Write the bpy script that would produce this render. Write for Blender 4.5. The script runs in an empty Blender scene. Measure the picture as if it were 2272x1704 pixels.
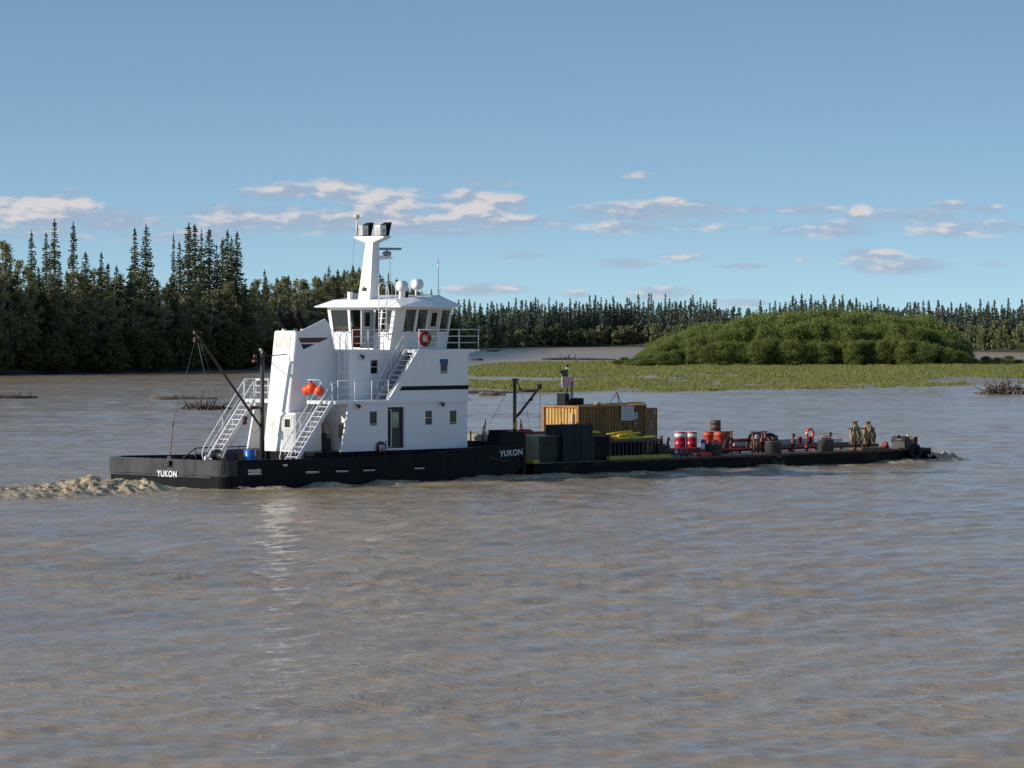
import bpy, bmesh, math, random
import numpy as np
from mathutils import Vector, noise as mnoise

SC = bpy.context.scene
COL = SC.collection
R = math.radians

# ------------------------------------------------------------------ camera
CAM_H = 8.4
WATER = -0.15
cam_d = bpy.data.cameras.new("camera")
cam = bpy.data.objects.new("camera", cam_d)
COL.objects.link(cam)
cam.location = (0, 0, CAM_H)
cam.rotation_euler = (R(90), 0, 0)
cam_d.sensor_width = 36
cam_d.lens = 9000 / 2272 * 36
cam_d.shift_y = -171 / 2272
cam_d.clip_start = 1
cam_d.clip_end = 30000
SC.camera = cam

# ------------------------------------------------------------------ light
SUN_EL = 22.0
SUN_AZ = 255.0                       # clockwise from +Y
sx, sy = math.sin(R(SUN_AZ)), math.cos(R(SUN_AZ))
sun_d = bpy.data.lights.new("sun", 'SUN')
sun_d.energy = 4.6
sun_d.angle = R(0.5)
sun_d.color = (1.0, 0.93, 0.82)
sun = bpy.data.objects.new("sun", sun_d)
COL.objects.link(sun)
sun.rotation_euler = Vector((sx * math.cos(R(SUN_EL)), sy * math.cos(R(SUN_EL)), math.sin(R(SUN_EL)))).to_track_quat('Z', 'Y').to_euler()

SC.view_settings.view_transform = 'Standard'
SC.view_settings.look = 'None'
SC.view_settings.exposure = 0.0
SC.view_settings.gamma = 1
SC.render.film_transparent = False
SC.cycles.max_bounces = 5
SC.cycles.diffuse_bounces = 2
SC.cycles.glossy_bounces = 2
SC.cycles.transmission_bounces = 2
SC.cycles.transparent_max_bounces = 8
SC.cycles.caustics_reflective = False
SC.cycles.caustics_refractive = False


class NG:
    """tiny node-graph helper"""
    def __init__(self, tree):
        self.t = tree
        tree.nodes.clear()

    def n(self, typ, **kw):
        nd = self.t.nodes.new(typ)
        for k, v in kw.items():
            setattr(nd, k, v)
        return nd

    def link(self, a, b):
        self.t.links.new(a, b)

    def put(self, sock, val):
        if isinstance(val, (int, float, tuple, list)):
            sock.default_value = val
        else:
            self.link(val, sock)

    def math(self, op, a, b=0.0, c=None, clamp=False):
        nd = self.n('ShaderNodeMath', operation=op)
        nd.use_clamp = clamp
        self.put(nd.inputs[0], a)
        self.put(nd.inputs[1], b)
        if c is not None:
            self.put(nd.inputs[2], c)
        return nd.outputs[0]

    def mix(self, fac, a, b):
        nd = self.n('ShaderNodeMix', data_type='RGBA')
        self.put(nd.inputs[0], fac)
        self.put(nd.inputs[6], a)
        self.put(nd.inputs[7], b)
        return nd.outputs[2]

    def noise(self, vec, scale, detail=4, rough=.55, dist=0.0):
        nd = self.n('ShaderNodeTexNoise')
        if vec is not None:
            self.link(vec, nd.inputs['Vector'])
        nd.inputs['Scale'].default_value = scale
        nd.inputs['Detail'].default_value = detail
        nd.inputs['Roughness'].default_value = rough
        nd.inputs['Distortion'].default_value = dist
        return nd.outputs['Fac']

    def comb(self, x, y, z):
        nd = self.n('ShaderNodeCombineXYZ')
        for i, v in enumerate((x, y, z)):
            self.put(nd.inputs[i], v)
        return nd.outputs[0]

    def ramp(self, v, a, b):
        nd = self.n('ShaderNodeMapRange')
        nd.interpolation_type = 'SMOOTHSTEP'
        self.put(nd.inputs[0], v)
        nd.inputs[1].default_value = a
        nd.inputs[2].default_value = b
        return nd.outputs[0]


# ------------------------------------------------------------------ world: clear evening sky with low cumulus
def build_world():
    w = bpy.data.worlds.new("World")
    SC.world = w
    w.use_nodes = True
    g = NG(w.node_tree)
    out = g.n('ShaderNodeOutputWorld')
    bg = g.n('ShaderNodeBackground')
    g.link(bg.outputs[0], out.inputs[0])
    sky = g.n('ShaderNodeTexSky', sky_type='NISHITA')
    sky.sun_disc = False
    sky.sun_elevation = R(SUN_EL)
    sky.sun_rotation = R(SUN_AZ)
    sky.altitude = 100
    sky.air_density = SKY_AIR
    sky.dust_density = SKY_DUST
    sky.ozone_density = SKY_OZONE
    tc = g.n('ShaderNodeTexCoord')
    sep = g.n('ShaderNodeSeparateXYZ')
    g.link(tc.outputs['Generated'], sep.inputs[0])
    yy = g.math('MAXIMUM', sep.outputs[1], 0.02)
    u = g.math('MULTIPLY', g.math('DIVIDE', sep.outputs[0], yy), 9.0)      # thousandths of azimuth tangent x 9
    v = g.math('MULTIPLY', g.math('DIVIDE', sep.outputs[2], yy), 9.0)
    # cloud banks: azimuth, elevation (same unit), half width, half height, strength
    banks = CLOUDS
    vec = g.comb(g.math('MULTIPLY', u, 1.0), g.math('MULTIPLY', v, 3.0), 0.0)
    big = g.noise(vec, 6.5, 7, .60, .15)
    vec2 = g.n('ShaderNodeVectorMath', operation='ADD')
    g.link(vec, vec2.inputs[0])
    vec2.inputs[1].default_value = (-0.018, 0.036, 0)
    big2 = g.noise(vec2.outputs[0], 6.5, 7, .60, .15)
    dens = None
    lit = None
    for (cu, cv, ru, rv, st, br) in banks:
        du = g.math('DIVIDE', g.math('SUBTRACT', u, cu), ru)
        dv = g.math('DIVIDE', g.math('SUBTRACT', v, cv), rv)
        # flat base: the lower half falls off faster
        r2 = g.math('ADD', g.math('MULTIPLY', du, du), g.math('MULTIPLY', dv, dv))
        m = g.math('MULTIPLY', g.math('MAXIMUM', g.math('SUBTRACT', 1.0, g.math('MULTIPLY', r2, .5)), 0.0), st)
        dens = m if dens is None else g.math('MAXIMUM', dens, m)
        # sunlit part: the upper left of each bank
        l = g.math('MULTIPLY', m, g.math('ADD', g.math('MULTIPLY', dv, .55), br))
        lit = l if lit is None else g.math('MAXIMUM', lit, l)
    nz = g.math('SUBTRACT', big, 0.5)
    d = g.math('ADD', dens, g.math('MULTIPLY', nz, 2.1))
    edge = g.math('MULTIPLY', g.ramp(d, -0.06, 0.98), g.ramp(dens, 0.02, 0.30))
    shade = g.math('ADD', lit, g.math('MULTIPLY', g.math('SUBTRACT', big, big2), 7.0))
    bright = g.ramp(shade, 0.0, 1.15)
    ccol = g.mix(bright, CLOUD_DARK, CLOUD_LIT)
    alpha = g.math('MULTIPLY', edge, g.math('ADD', 0.72, g.math('MULTIPLY', bright, .24)))
    # the low band of the sky is read a little higher up the dome, where the air is cleaner
    hi = g.math('ADD', SKY_LIFT, g.math('ADD', g.math('MULTIPLY', sep.outputs[2], SKY_SLOPE), g.math('MULTIPLY', sep.outputs[2], 0.0)))
    hi = g.math('MINIMUM', hi, g.math('ADD', .55, g.math('MULTIPLY', sep.outputs[2], .45)))
    sv = g.n('ShaderNodeVectorMath', operation='NORMALIZE')
    g.link(g.comb(sep.outputs[0], sep.outputs[1], hi), sv.inputs[0])
    g.link(sv.outputs[0], sky.inputs['Vector'])
    tint = g.n('ShaderNodeMix', data_type='RGBA', blend_type='MULTIPLY')
    tint.inputs[0].default_value = 1.0
    g.link(sky.outputs[0], tint.inputs[6])
    tint.inputs[7].default_value = SKY_TINT
    g.link(g.mix(alpha, tint.outputs[2], ccol), bg.inputs['Color'])
    bg.inputs['Strength'].default_value = SKY_STRENGTH
    # clear sky everywhere above the low cloud band (cheap to evaluate)
    bg2 = g.n('ShaderNodeBackground')
    bg2.inputs['Strength'].default_value = SKY_STRENGTH
    g.link(tint.outputs[2], bg2.inputs['Color'])
    band = g.math('MULTIPLY', g.math('LESS_THAN', v, 0.36), g.math('MULTIPLY', g.math('GREATER_THAN', v, -0.02), g.math('GREATER_THAN', sep.outputs[1], 0.3)))
    mx = g.n('ShaderNodeMixShader')
    g.link(band, mx.inputs[0])
    g.link(bg2.outputs[0], mx.inputs[1])
    g.link(bg.outputs[0], mx.inputs[2])
    g.link(mx.outputs[0], out.inputs[0])
    w.cycles.sampling_method = 'MANUAL'
    w.cycles.sample_map_resolution = 256


SKY_STRENGTH = 0.15
SKY_AIR, SKY_DUST, SKY_OZONE = 1.0, 0.35, 1.9
SKY_LIFT, SKY_SLOPE = .13, 3.1
SKY_TINT = (1.01, 1.075, 1.03, 1)
CLOUD_DARK = (2.4, 2.8, 3.65, 1)
CLOUD_LIT = (4.5, 4.38, 4.45, 1)


def CL(px, py, rx, ry, st, br=0.3):
    return ((px - 1136) / 1000, (681 - py) / 1000, rx / 1000, ry / 1000, st, br)


CLOUDS = [CL(60, 470, 150, 34, 1.1, .75), CL(165, 455, 45, 22, 1.0, .9), CL(250, 492, 110, 26, .8, .2), CL(60, 515, 200, 20, .6, .0),
          CL(750, 422, 70, 24, 1.0, .9), CL(635, 424, 95, 18, .75, .0), CL(860, 448, 90, 30, 1.05, .8), CL(1060, 458, 100, 34, 1.05, .8),
          CL(560, 480, 150, 26, .85, .45), CL(800, 490, 330, 28, .85, .2), CL(1130, 490, 110, 16, .75, .3), CL(1000, 512, 180, 12, .6, .0), CL(380, 525, 160, 14, .55, .0),
          CL(1095, 402, 62, 13, .7, .0), CL(1408, 387, 36, 8, .7, .1), CL(160, 424, 22, 6, .5, 0),
          CL(1487, 449, 34, 12, 1.05, 1.0), CL(1455, 470, 165, 24, .8, .25), CL(1470, 503, 180, 14, .75, .45), CL(1240, 496, 60, 14, .6, .3),
          CL(1800, 464, 80, 12, .65, .0), CL(1912, 472, 26, 18, 1.1, 1.0), CL(2010, 482, 125, 18, .8, .45), CL(2110, 458, 42, 13, .75, .5), CL(2190, 464, 34, 12, .65, .1),
          CL(1840, 510, 115, 17, .7, .3), CL(2150, 506, 160, 18, .8, .4), CL(1680, 466, 24, 8, .5, 0),
          CL(1160, 568, 60, 10, .55, .2), CL(1385, 585, 70, 11, .6, .2), CL(1512, 570, 52, 11, .65, -.1), CL(1640, 591, 56, 7, .6, -.1),
          CL(1940, 570, 65, 18, .95, .75), CL(1990, 590, 120, 17, .7, .05), CL(1780, 575, 22, 8, .6, 0), CL(2205, 590, 36, 9, .6, 0),
          CL(1080, 642, 85, 14, .85, .6), CL(1275, 653, 30, 9, .75, .6), CL(1465, 650, 75, 15, .9, .6), CL(1640, 672, 60, 10, .7, .4)]
build_world()


# ------------------------------------------------------------------ materials
def mat(name, col, rough=.6, metal=0.0, col2=None, scale=2.0, lo=.42, hi=.72, stretch=(1, 1, 1), bump=0.0, bscale=20, spec=.5, coat=0.0, detail=5):
    m = bpy.data.materials.new(name)
    m.use_nodes = True
    g = NG(m.node_tree)
    out = g.n('ShaderNodeOutputMaterial')
    p = g.n('ShaderNodeBsdfPrincipled')
    g.link(p.outputs[0], out.inputs[0])
    p.inputs['Roughness'].default_value = rough
    p.inputs['Metallic'].default_value = metal
    p.inputs['Specular IOR Level'].default_value = spec
    p.inputs['Coat Weight'].default_value = coat
    tc = g.n('ShaderNodeTexCoord')
    mp = g.n('ShaderNodeMapping')
    g.link(tc.outputs['Object'], mp.inputs['Vector'])
    mp.inputs['Scale'].default_value = stretch
    if col2 is None:
        col2 = tuple(c * .72 for c in col)
    nf = g.noise(mp.outputs[0], scale, detail, .6)
    g.link(g.mix(g.ramp(nf, lo, hi), (*col, 1), (*col2, 1)), p.inputs['Base Color'])
    if bump:
        b = g.n('ShaderNodeBump')
        b.inputs['Strength'].default_value = bump
        b.inputs['Distance'].default_value = .02
        g.link(g.noise(tc.outputs['Object'], bscale, 3), b.inputs['Height'])
        g.link(b.outputs[0], p.inputs['Normal'])
    return m


WHITE = mat('white_paint', (.80, .80, .80), .38, col2=(.66, .63, .57), scale=.9, lo=.55, hi=.85, stretch=(1.6, 1.6, .35))
WHITE2 = mat('white_steel', (.78, .78, .78), .4, col2=(.62, .6, .56), scale=3, lo=.5, hi=.9)
PALEC = mat('pale_cream_paint', (.74, .71, .64), .5)
CREAM = mat('cream_paint', (.62, .56, .46), .5)
GREYP = mat('grey_paint', (.34, .35, .37), .5)
BLACK = mat('black_hull_paint', (.0055, .006, .0075), .45, col2=(.018, .016, .014), scale=1.6, lo=.5, hi=.75, stretch=(1, 1, .5), spec=.12)
HULLG = mat('weathered_hull_paint', (.030, .031, .033), .5, col2=(.008, .008, .009), scale=2.2, lo=.45, hi=.62, stretch=(1, 1, .35))
BLACKM = mat('black_matte', (.008, .008, .010), .65, spec=.2)
DARKST = mat('dark_steel', (.035, .033, .032), .5, col2=(.06, .04, .03), scale=4)
PORTG = mat('sunlit_deck_lip', (.5, .5, .48), .6)
DECK = mat('grey_deck', (.16, .165, .17), .7, col2=(.10, .09, .08), scale=1.5)
RUST = mat('rusty_steel', (.16, .07, .035), .7, col2=(.05, .028, .02), scale=3, lo=.4, hi=.65)
RUSTD = mat('dark_rusty_hull', (.007, .006, .0055), .55, spec=.12, col2=(.05, .024, .014), scale=1.4, lo=.52, hi=.75, stretch=(.5, .5, 1))
BDECK = mat('worn_barge_deck', (.21, .17, .14), .45, col2=(.10, .055, .03), scale=.6, lo=.4, hi=.65)
MAROON = mat('maroon_paint', (.10, .012, .014), .5)
REDST = mat('red_valve_paint', (.19, .022, .018), .5, col2=(.07, .02, .015), scale=6)
RED = mat('red_paint', (.50, .02, .025), .4)
CRIMSON = mat('crimson_drum_paint', (.42, .012, .035), .35, col2=(.30, .012, .03), scale=3)
ORDRUM = mat('orange_red_drum_paint', (.55, .075, .03), .5, col2=(.32, .05, .025), scale=3)
BRDRUM = mat('brown_drum_paint', (.10, .06, .05), .6, col2=(.15, .09, .06), scale=4)
ORANGE = mat('orange_buoy', (.85, .09, .018), .42, col2=(.72, .075, .02), scale=4)
LIFER = mat('faded_orange_ring', (.75, .09, .045), .5)
REDCAN = mat('dull_red_canvas', (.25, .018, .010), .6, spec=.3)
BLUE = mat('blue_plastic', (.015, .12, .42), .35, col2=(.02, .09, .30), scale=3)
BLUE2 = mat('blue_blind', (.02, .07, .30), .6)
YELLOW = mat('yellow_tarp', (.72, .50, .015), .5, col2=(.5, .34, .02), scale=5)
YBEAM = mat('yellow_painted_beam', (.42, .36, .02), .5, col2=(.2, .16, .03), scale=3)
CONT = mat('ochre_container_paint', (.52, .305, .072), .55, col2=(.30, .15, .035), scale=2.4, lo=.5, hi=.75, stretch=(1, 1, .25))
CONTS = mat('shaded_grimy_container_paint', (.25, .135, .034), .6, col2=(.15, .075, .025), scale=2.4, lo=.4, hi=.7, stretch=(1, 1, .25))  # container ochre darkened: shade of the sides and grime in one colour
CONTR = mat('rusty_container_edge', (.28, .12, .04), .7, col2=(.42, .24, .05), scale=5)
GREEN = mat('grey_green_paint', (.33, .31, .225), .6, col2=(.24, .225, .165), scale=1.5)
DGREEN = mat('shaded_green_side', (.045, .048, .032), .6, col2=(.022, .022, .016), scale=1.5, spec=.25)
BLUEST = mat('dark_blue_grey_paint', (.020, .029, .034), .55, spec=.2, col2=(.012, .013, .012), scale=1.5)
RUBBER = mat('black_rubber', (.010, .010, .011), .6, spec=.25)
HOSE = mat('dusty_black_hose', (.04, .036, .034), .55, col2=(.10, .08, .06), scale=5)
GDRUM = mat('grey_green_trunk', (.085, .095, .092), .6, col2=(.05, .05, .048), scale=3)
ROPE = mat('tan_rope', (.42, .33, .19), .85, col2=(.26, .20, .11), scale=12)
ROPEO = mat('old_grey_rope', (.24, .18, .11), .9, col2=(.13, .10, .06), scale=12)
ROPED = mat('brown_rope', (.22, .12, .07), .9)
WOODR = mat('varnished_wood', (.34, .10, .03), .35, col2=(.22, .06, .02), scale=6, stretch=(1, 1, .2))
REDWOOD = mat('dark_red_interior', (.09, .012, .01), .5)
INTER = mat('interior_lining', (.22, .20, .17), .7)
PLY = mat('plywood', (.36, .22, .12), .7)
STAINL = mat('silver_lamp_housing', (.62, .62, .60), .35, metal=.35)
LETTER = mat('white_lettering', (.78, .79, .78), .5)
SIGNW = mat('white_sign_board', (.72, .73, .75), .5)
SIGNP = mat('pink_white_sign_board', (.80, .62, .62), .5)
SIGNR = mat('red_sign_print', (.62, .04, .06), .5)
SIGNB = mat('dark_sign_print', (.10, .11, .14), .5)
CABLE = mat('steel_cable', (.12, .12, .12), .5, metal=.5)
CHALK = mat('chalk_marks', (.35, .36, .38), .8)
BRASS = mat('yellow_lamp_lens', (.75, .48, .05), .3)
BARK = mat('grey_bark', (.055, .045, .036), .9, col2=(.03, .025, .02), scale=3)
BIRCH = mat('pale_birch_bark', (.34, .32, .28), .8, col2=(.06, .05, .045), scale=2.5, lo=.5, hi=.6, stretch=(1, 1, 3))
DRIFT = mat('grey_driftwood', (.15, .125, .10), .85, col2=(.07, .055, .045), scale=4)
DRIFTD = mat('wet_dark_driftwood', (.06, .046, .034), .8, col2=(.03, .022, .016), scale=4)


def glass_mat():
    m = bpy.data.materials.new('window_glass')
    m.use_nodes = True
    g = NG(m.node_tree)
    out = g.n('ShaderNodeOutputMaterial')
    tr = g.n('ShaderNodeBsdfTransparent')
    tr.inputs[0].default_value = (.42, .46, .44, 1)
    gl = g.n('ShaderNodeBsdfGlossy')
    gl.inputs['Roughness'].default_value = .02
    gl.inputs[0].default_value = (.9, .9, .9, 1)
    lw = g.n('ShaderNodeLayerWeight')
    lw.inputs[0].default_value = .5
    fac = g.math('ADD', .04, g.math('MULTIPLY', g.math('POWER', lw.outputs['Facing'], 4.0), .9))
    mx = g.n('ShaderNodeMixShader')
    g.link(fac, mx.inputs[0])
    g.link(tr.outputs[0], mx.inputs[1])
    g.link(gl.outputs[0], mx.inputs[2])
    g.link(mx.outputs[0], out.inputs[0])
    return m


GLASS = glass_mat()
DGLASS = mat('dark_window_glass', (.010, .012, .012), .08, spec=.22)
GGLASS = mat('pale_door_glass', (.12, .16, .15), .08, spec=.6)


def leaf_mat(name, a, b, c, trans=.25):
    m = bpy.data.materials.new(name)
    m.use_nodes = True
    g = NG(m.node_tree)
    out = g.n('ShaderNodeOutputMaterial')
    oi = g.n('ShaderNodeObjectInfo')
    tc = g.n('ShaderNodeTexCoord')
    nf = g.noise(tc.outputs['Object'], .7, 3, .6)
    nf2 = g.noise(tc.outputs['Object'], 3.5, 2, .6)
    c1 = g.mix(g.ramp(nf, .35, .65), (*a, 1), (*b, 1))
    c2 = g.mix(g.math('MULTIPLY', oi.outputs['Random'], .75), c1, (*c, 1))
    hv = g.n('ShaderNodeHueSaturation')
    g.link(c2, hv.inputs['Color'])
    g.link(g.math('ADD', .65, g.math('MULTIPLY', nf2, .7)), hv.inputs['Value'])
    d = g.n('ShaderNodeBsdfDiffuse')
    t = g.n('ShaderNodeBsdfTranslucent')
    g.link(hv.outputs[0], d.inputs[0])
    g.link(hv.outputs[0], t.inputs[0])
    mx = g.n('ShaderNodeMixShader')
    mx.inputs[0].default_value = trans
    g.link(d.outputs[0], mx.inputs[1])
    g.link(t.outputs[0], mx.inputs[2])
    g.link(mx.outputs[0], out.inputs[0])
    return m


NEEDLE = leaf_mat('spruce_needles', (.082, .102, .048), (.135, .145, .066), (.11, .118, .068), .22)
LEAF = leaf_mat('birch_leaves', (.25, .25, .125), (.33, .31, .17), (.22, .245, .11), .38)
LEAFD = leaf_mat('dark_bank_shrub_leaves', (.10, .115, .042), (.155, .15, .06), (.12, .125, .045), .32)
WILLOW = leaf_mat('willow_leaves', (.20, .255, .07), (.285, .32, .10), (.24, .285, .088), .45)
FARNEED = leaf_mat('hazed_spruce_needles', (.115, .148, .105), (.165, .19, .132), (.13, .162, .125), .26)  # distance haze put into the needle colour, lighter and bluer
FARLEAF = leaf_mat('hazed_shrub_leaves', (.185, .20, .10), (.235, .235, .12), (.175, .20, .095), .36)  # leaf colour paled to carry the haze of the far bank
GRASSM = leaf_mat('sandbar_grass', (.38, .36, .115), (.30, .31, .095), (.34, .335, .115), .40)


# ------------------------------------------------------------------ mesh builder
class MB:
    def __init__(self):
        self.v, self.f, self.m, self.s = [], [], [], []

    def add(self, vs, fs, mi=0, smooth=False):
        b = len(self.v)
        self.v += [tuple(p) for p in vs]
        for f in fs:
            self.f.append([b + i for i in f])
            self.m.append(mi)
            self.s.append(smooth)
        return self

    def box(self, x0, x1, y0, y1, z0, z1, mi=0):
        vs = [(x, y, z) for z in (z0, z1) for y in (y0, y1) for x in (x0, x1)]
        return self.add(vs, [(0, 1, 3, 2), (4, 6, 7, 5), (0, 4, 5, 1), (2, 3, 7, 6), (0, 2, 6, 4), (1, 5, 7, 3)], mi)

    def prism(self, ax, poly, a, b, mi=0):
        n = len(poly)
        def P(p, c):
            return {'x': (c, p[0], p[1]), 'y': (p[0], c, p[1]), 'z': (p[0], p[1], c)}[ax]
        vs = [P(p, a) for p in poly] + [P(p, b) for p in poly]
        fs = [tuple(range(n)), tuple(range(2 * n - 1, n - 1, -1))] + [(i, (i + 1) % n, n + (i + 1) % n, n + i) for i in range(n)]
        return self.add(vs, fs, mi)

    def loft(self, rings, mi=0, smooth=False, cap0=True, cap1=True, closed=True):
        n = len(rings[0])
        vs = [p for r in rings for p in r]
        fs = []
        for k in range(len(rings) - 1):
            for i in range(n if closed else n - 1):
                j = (i + 1) % n
                fs.append((k * n + i, k * n + j, (k + 1) * n + j, (k + 1) * n + i))
        self.add(vs, fs, mi, smooth)
        b = len(self.v) - len(vs)
        if closed and cap0:
            self.f.append([b + i for i in range(n)]); self.m.append(mi); self.s.append(False)
        if closed and cap1:
            self.f.append([b + (len(rings) - 1) * n + i for i in range(n)]); self.m.append(mi); self.s.append(False)
        return self

    def tube(self, pts, r, n=6, mi=0, smooth=True):
        pts = [Vector(p) for p in pts]
        rs = r if isinstance(r, (list, tuple)) else [r] * len(pts)
        rings = []
        up = None
        for i, p in enumerate(pts):
            d = (pts[min(i + 1, len(pts) - 1)] - pts[max(i - 1, 0)]).normalized()
            if up is None:
                up = Vector((0, 0, 1)) if abs(d.z) < .9 else Vector((1, 0, 0))
            s = d.cross(up)
            if s.length < 1e-4:
                s = d.cross(Vector((.3, 1, .2)))
            s.normalize()
            up2 = s.cross(d)
            up = up2
            rings.append([p + (s * math.cos(2 * math.pi * k / n) + up2 * math.sin(2 * math.pi * k / n)) * rs[i] for k in range(n)])
        return self.loft(rings, mi, smooth)

    def lathe(self, prof, c=(0, 0, 0), n=16, ax='z', mi=0, smooth=True):
        rings = []
        for (r, h) in prof:
            ring = []
            for k in range(n):
                a = 2 * math.pi * k / n
                q = (r * math.cos(a), r * math.sin(a))
                ring.append({'z': (c[0] + q[0], c[1] + q[1], c[2] + h), 'x': (c[0] + h, c[1] + q[0], c[2] + q[1]),
                             'y': (c[0] + q[0], c[1] + h, c[2] + q[1])}[ax])
            rings.append(ring)
        return self.loft(rings, mi, smooth)

    def cyl(self, c, r, h, n=16, ax='z', mi=0):
        return self.lathe([(r, 0), (r, h)], c, n, ax, mi)

    def sphere(self, c, r, n=14, mi=0, sc=(1, 1, 1)):
        rings = []
        for i in range(1, n // 2 + 1):
            t = math.pi * i / (n // 2 + 1)
            rings.append([(c[0] + sc[0] * r * math.sin(t) * math.cos(2 * math.pi * k / n), c[1] + sc[1] * r * math.sin(t) * math.sin(2 * math.pi * k / n),
                           c[2] + sc[2] * r * math.cos(t)) for k in range(n)])
        return self.loft(rings, mi, True)

    def torus(self, c, RR, r, ax='z', n=24, k=8, mi=0, seg=None, a0=0.0, a1=2 * math.pi):
        pts = []
        full = abs(a1 - a0 - 2 * math.pi) < 1e-6
        rings = []
        cnt = n + 1
        for i in range(cnt):
            a = a0 + (a1 - a0) * i / n
            ring = []
            for j in range(k):
                b = 2 * math.pi * j / k
                q, h = RR + r * math.cos(b), r * math.sin(b)
                x, y = q * math.cos(a), q * math.sin(a)
                ring.append({'z': (c[0] + x, c[1] + y, c[2] + h), 'x': (c[0] + h, c[1] + x, c[2] + y), 'y': (c[0] + x, c[1] + h, c[2] + y)}[ax])
            rings.append(ring)
        return self.loft(rings, mi, True, cap0=not full, cap1=not full)

    def plate(self, ax, c0, c1, u0, u1, z0, z1, holes=(), mi=0):
        """upright plate with rectangular holes (ua, ub, za, zb)"""
        us = sorted({u0, u1, *[h[0] for h in holes], *[h[1] for h in holes]})
        zs = sorted({z0, z1, *[h[2] for h in holes], *[h[3] for h in holes]})
        for i in range(len(us) - 1):
            za = None
            for k in range(len(zs)):
                solid = k < len(zs) - 1 and not any(h[0] < (us[i] + us[i + 1]) / 2 < h[1] and h[2] < (zs[k] + zs[k + 1]) / 2 < h[3] for h in holes)
                if solid and za is None:
                    za = zs[k]
                if not solid and za is not None:
                    if ax == 'y':
                        self.box(us[i], us[i + 1], c0, c1, za, zs[k], mi)
                    else:
                        self.box(c0, c1, us[i], us[i + 1], za, zs[k], mi)
                    za = None
        return self

    def warp(self, fn, start=0):
        self.v[start:] = [fn(*p) for p in self.v[start:]]
        return self

    def build(self, name, mats, parent=None, off=(0, 0, 0)):
        me = bpy.data.meshes.new(name)
        me.from_pydata([(p[0] - off[0], p[1] - off[1], p[2] - off[2]) for p in self.v], [], self.f)
        if not isinstance(mats, (list, tuple)):
            mats = [mats]
        for m in mats:
            me.materials.append(m)
        me.polygons.foreach_set('material_index', self.m)
        me.polygons.foreach_set('use_smooth', self.s)
        bm = bmesh.new()
        bm.from_mesh(me)
        bmesh.ops.recalc_face_normals(bm, faces=bm.faces)
        bm.to_mesh(me)
        bm.free()
        me.update()
        o = bpy.data.objects.new(name, me)
        COL.objects.link(o)
        if parent is not None:
            o.parent = parent
        return o


def tag(o, label, cat, group=None, kind=None):
    o['label'] = label
    if cat:
        o['category'] = cat
    if group:
        o['group'] = group
    if kind:
        o['kind'] = kind
    return o


def empty(name, label, cat, loc, rz=0.0, group=None):
    o = bpy.data.objects.new(name, None)
    o.empty_display_size = .3
    COL.objects.link(o)
    o.location = loc
    o.rotation_euler = (0, 0, rz)
    return tag(o, label, cat, group)


def put(o, loc, rz=0.0, rx=0.0, ry=0.0):
    o.location = loc
    o.rotation_euler = (rx, ry, rz)
    return o


def copy_tree(o):
    c = o.copy()
    COL.objects.link(c)
    for ch in list(o.children):
        d = ch.copy()
        COL.objects.link(d)
        d.parent = c
        for g in list(ch.children):
            e = g.copy()
            COL.objects.link(e)
            e.parent = d
    return c


# tow frame: x runs forward along tug and barge, y to port, z up from the datum
HEAD = R(45)
TX, TY = -13.39, 189.47
CH, SH = math.cos(HEAD), math.sin(HEAD)


def T(x, y, z=0.0):
    return (TX + CH * x - SH * y, TY + SH * x + CH * y, z)


def text_mesh(txt, size, depth, name, m, parent, place, bold=.0):
    cu = bpy.data.curves.new(name, 'FONT')
    cu.body = txt
    cu.size = size
    cu.extrude = depth
    cu.offset = bold
    cu.align_x = 'CENTER'
    cu.align_y = 'CENTER'
    cu.space_character = 1.12
    tmp = bpy.data.objects.new(name + '_tmp', cu)
    COL.objects.link(tmp)
    bpy.context.view_layer.update()
    me = bpy.data.meshes.new_from_object(tmp.evaluated_get(bpy.context.evaluated_depsgraph_get()))
    bpy.data.objects.remove(tmp)
    bpy.data.curves.remove(cu)
    for vtx in me.vertices:
        vtx.co = Vector(place(vtx.co.x, vtx.co.y, vtx.co.z))
    me.materials.clear()
    me.materials.append(m)
    o = bpy.data.objects.new(name, me)
    COL.objects.link(o)
    o.parent = parent
    return o

# ================================================================== SETTING: river, banks, sandbar
WAVE_RNG = np.random.RandomState(11)


def grid_mesh(name, X, Y, Z, m, smooth=True):
    ny, nx = X.shape
    me = bpy.data.meshes.new(name)
    co = np.empty((ny * nx, 3), np.float32)
    co[:, 0], co[:, 1], co[:, 2] = X.ravel(), Y.ravel(), Z.ravel()
    me.vertices.add(ny * nx)
    me.vertices.foreach_set('co', co.ravel())
    i = np.arange(ny * nx).reshape(ny, nx)
    q = np.stack([i[:-1, :-1], i[:-1, 1:], i[1:, 1:], i[1:, :-1]], -1).reshape(-1, 4)
    me.loops.add(q.size)
    me.loops.foreach_set('vertex_index', q.ravel().astype(np.int32))
    me.polygons.add(len(q))
    me.polygons.foreach_set('loop_start', np.arange(0, q.size, 4, dtype=np.int32))
    me.polygons.foreach_set('loop_total', np.full(len(q), 4, np.int32))
    me.polygons.foreach_set('use_smooth', np.full(len(q), smooth))
    me.update(calc_edges=True)
    me.materials.append(m)
    o = bpy.data.objects.new(name, me)
    COL.objects.link(o)
    return o


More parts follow.
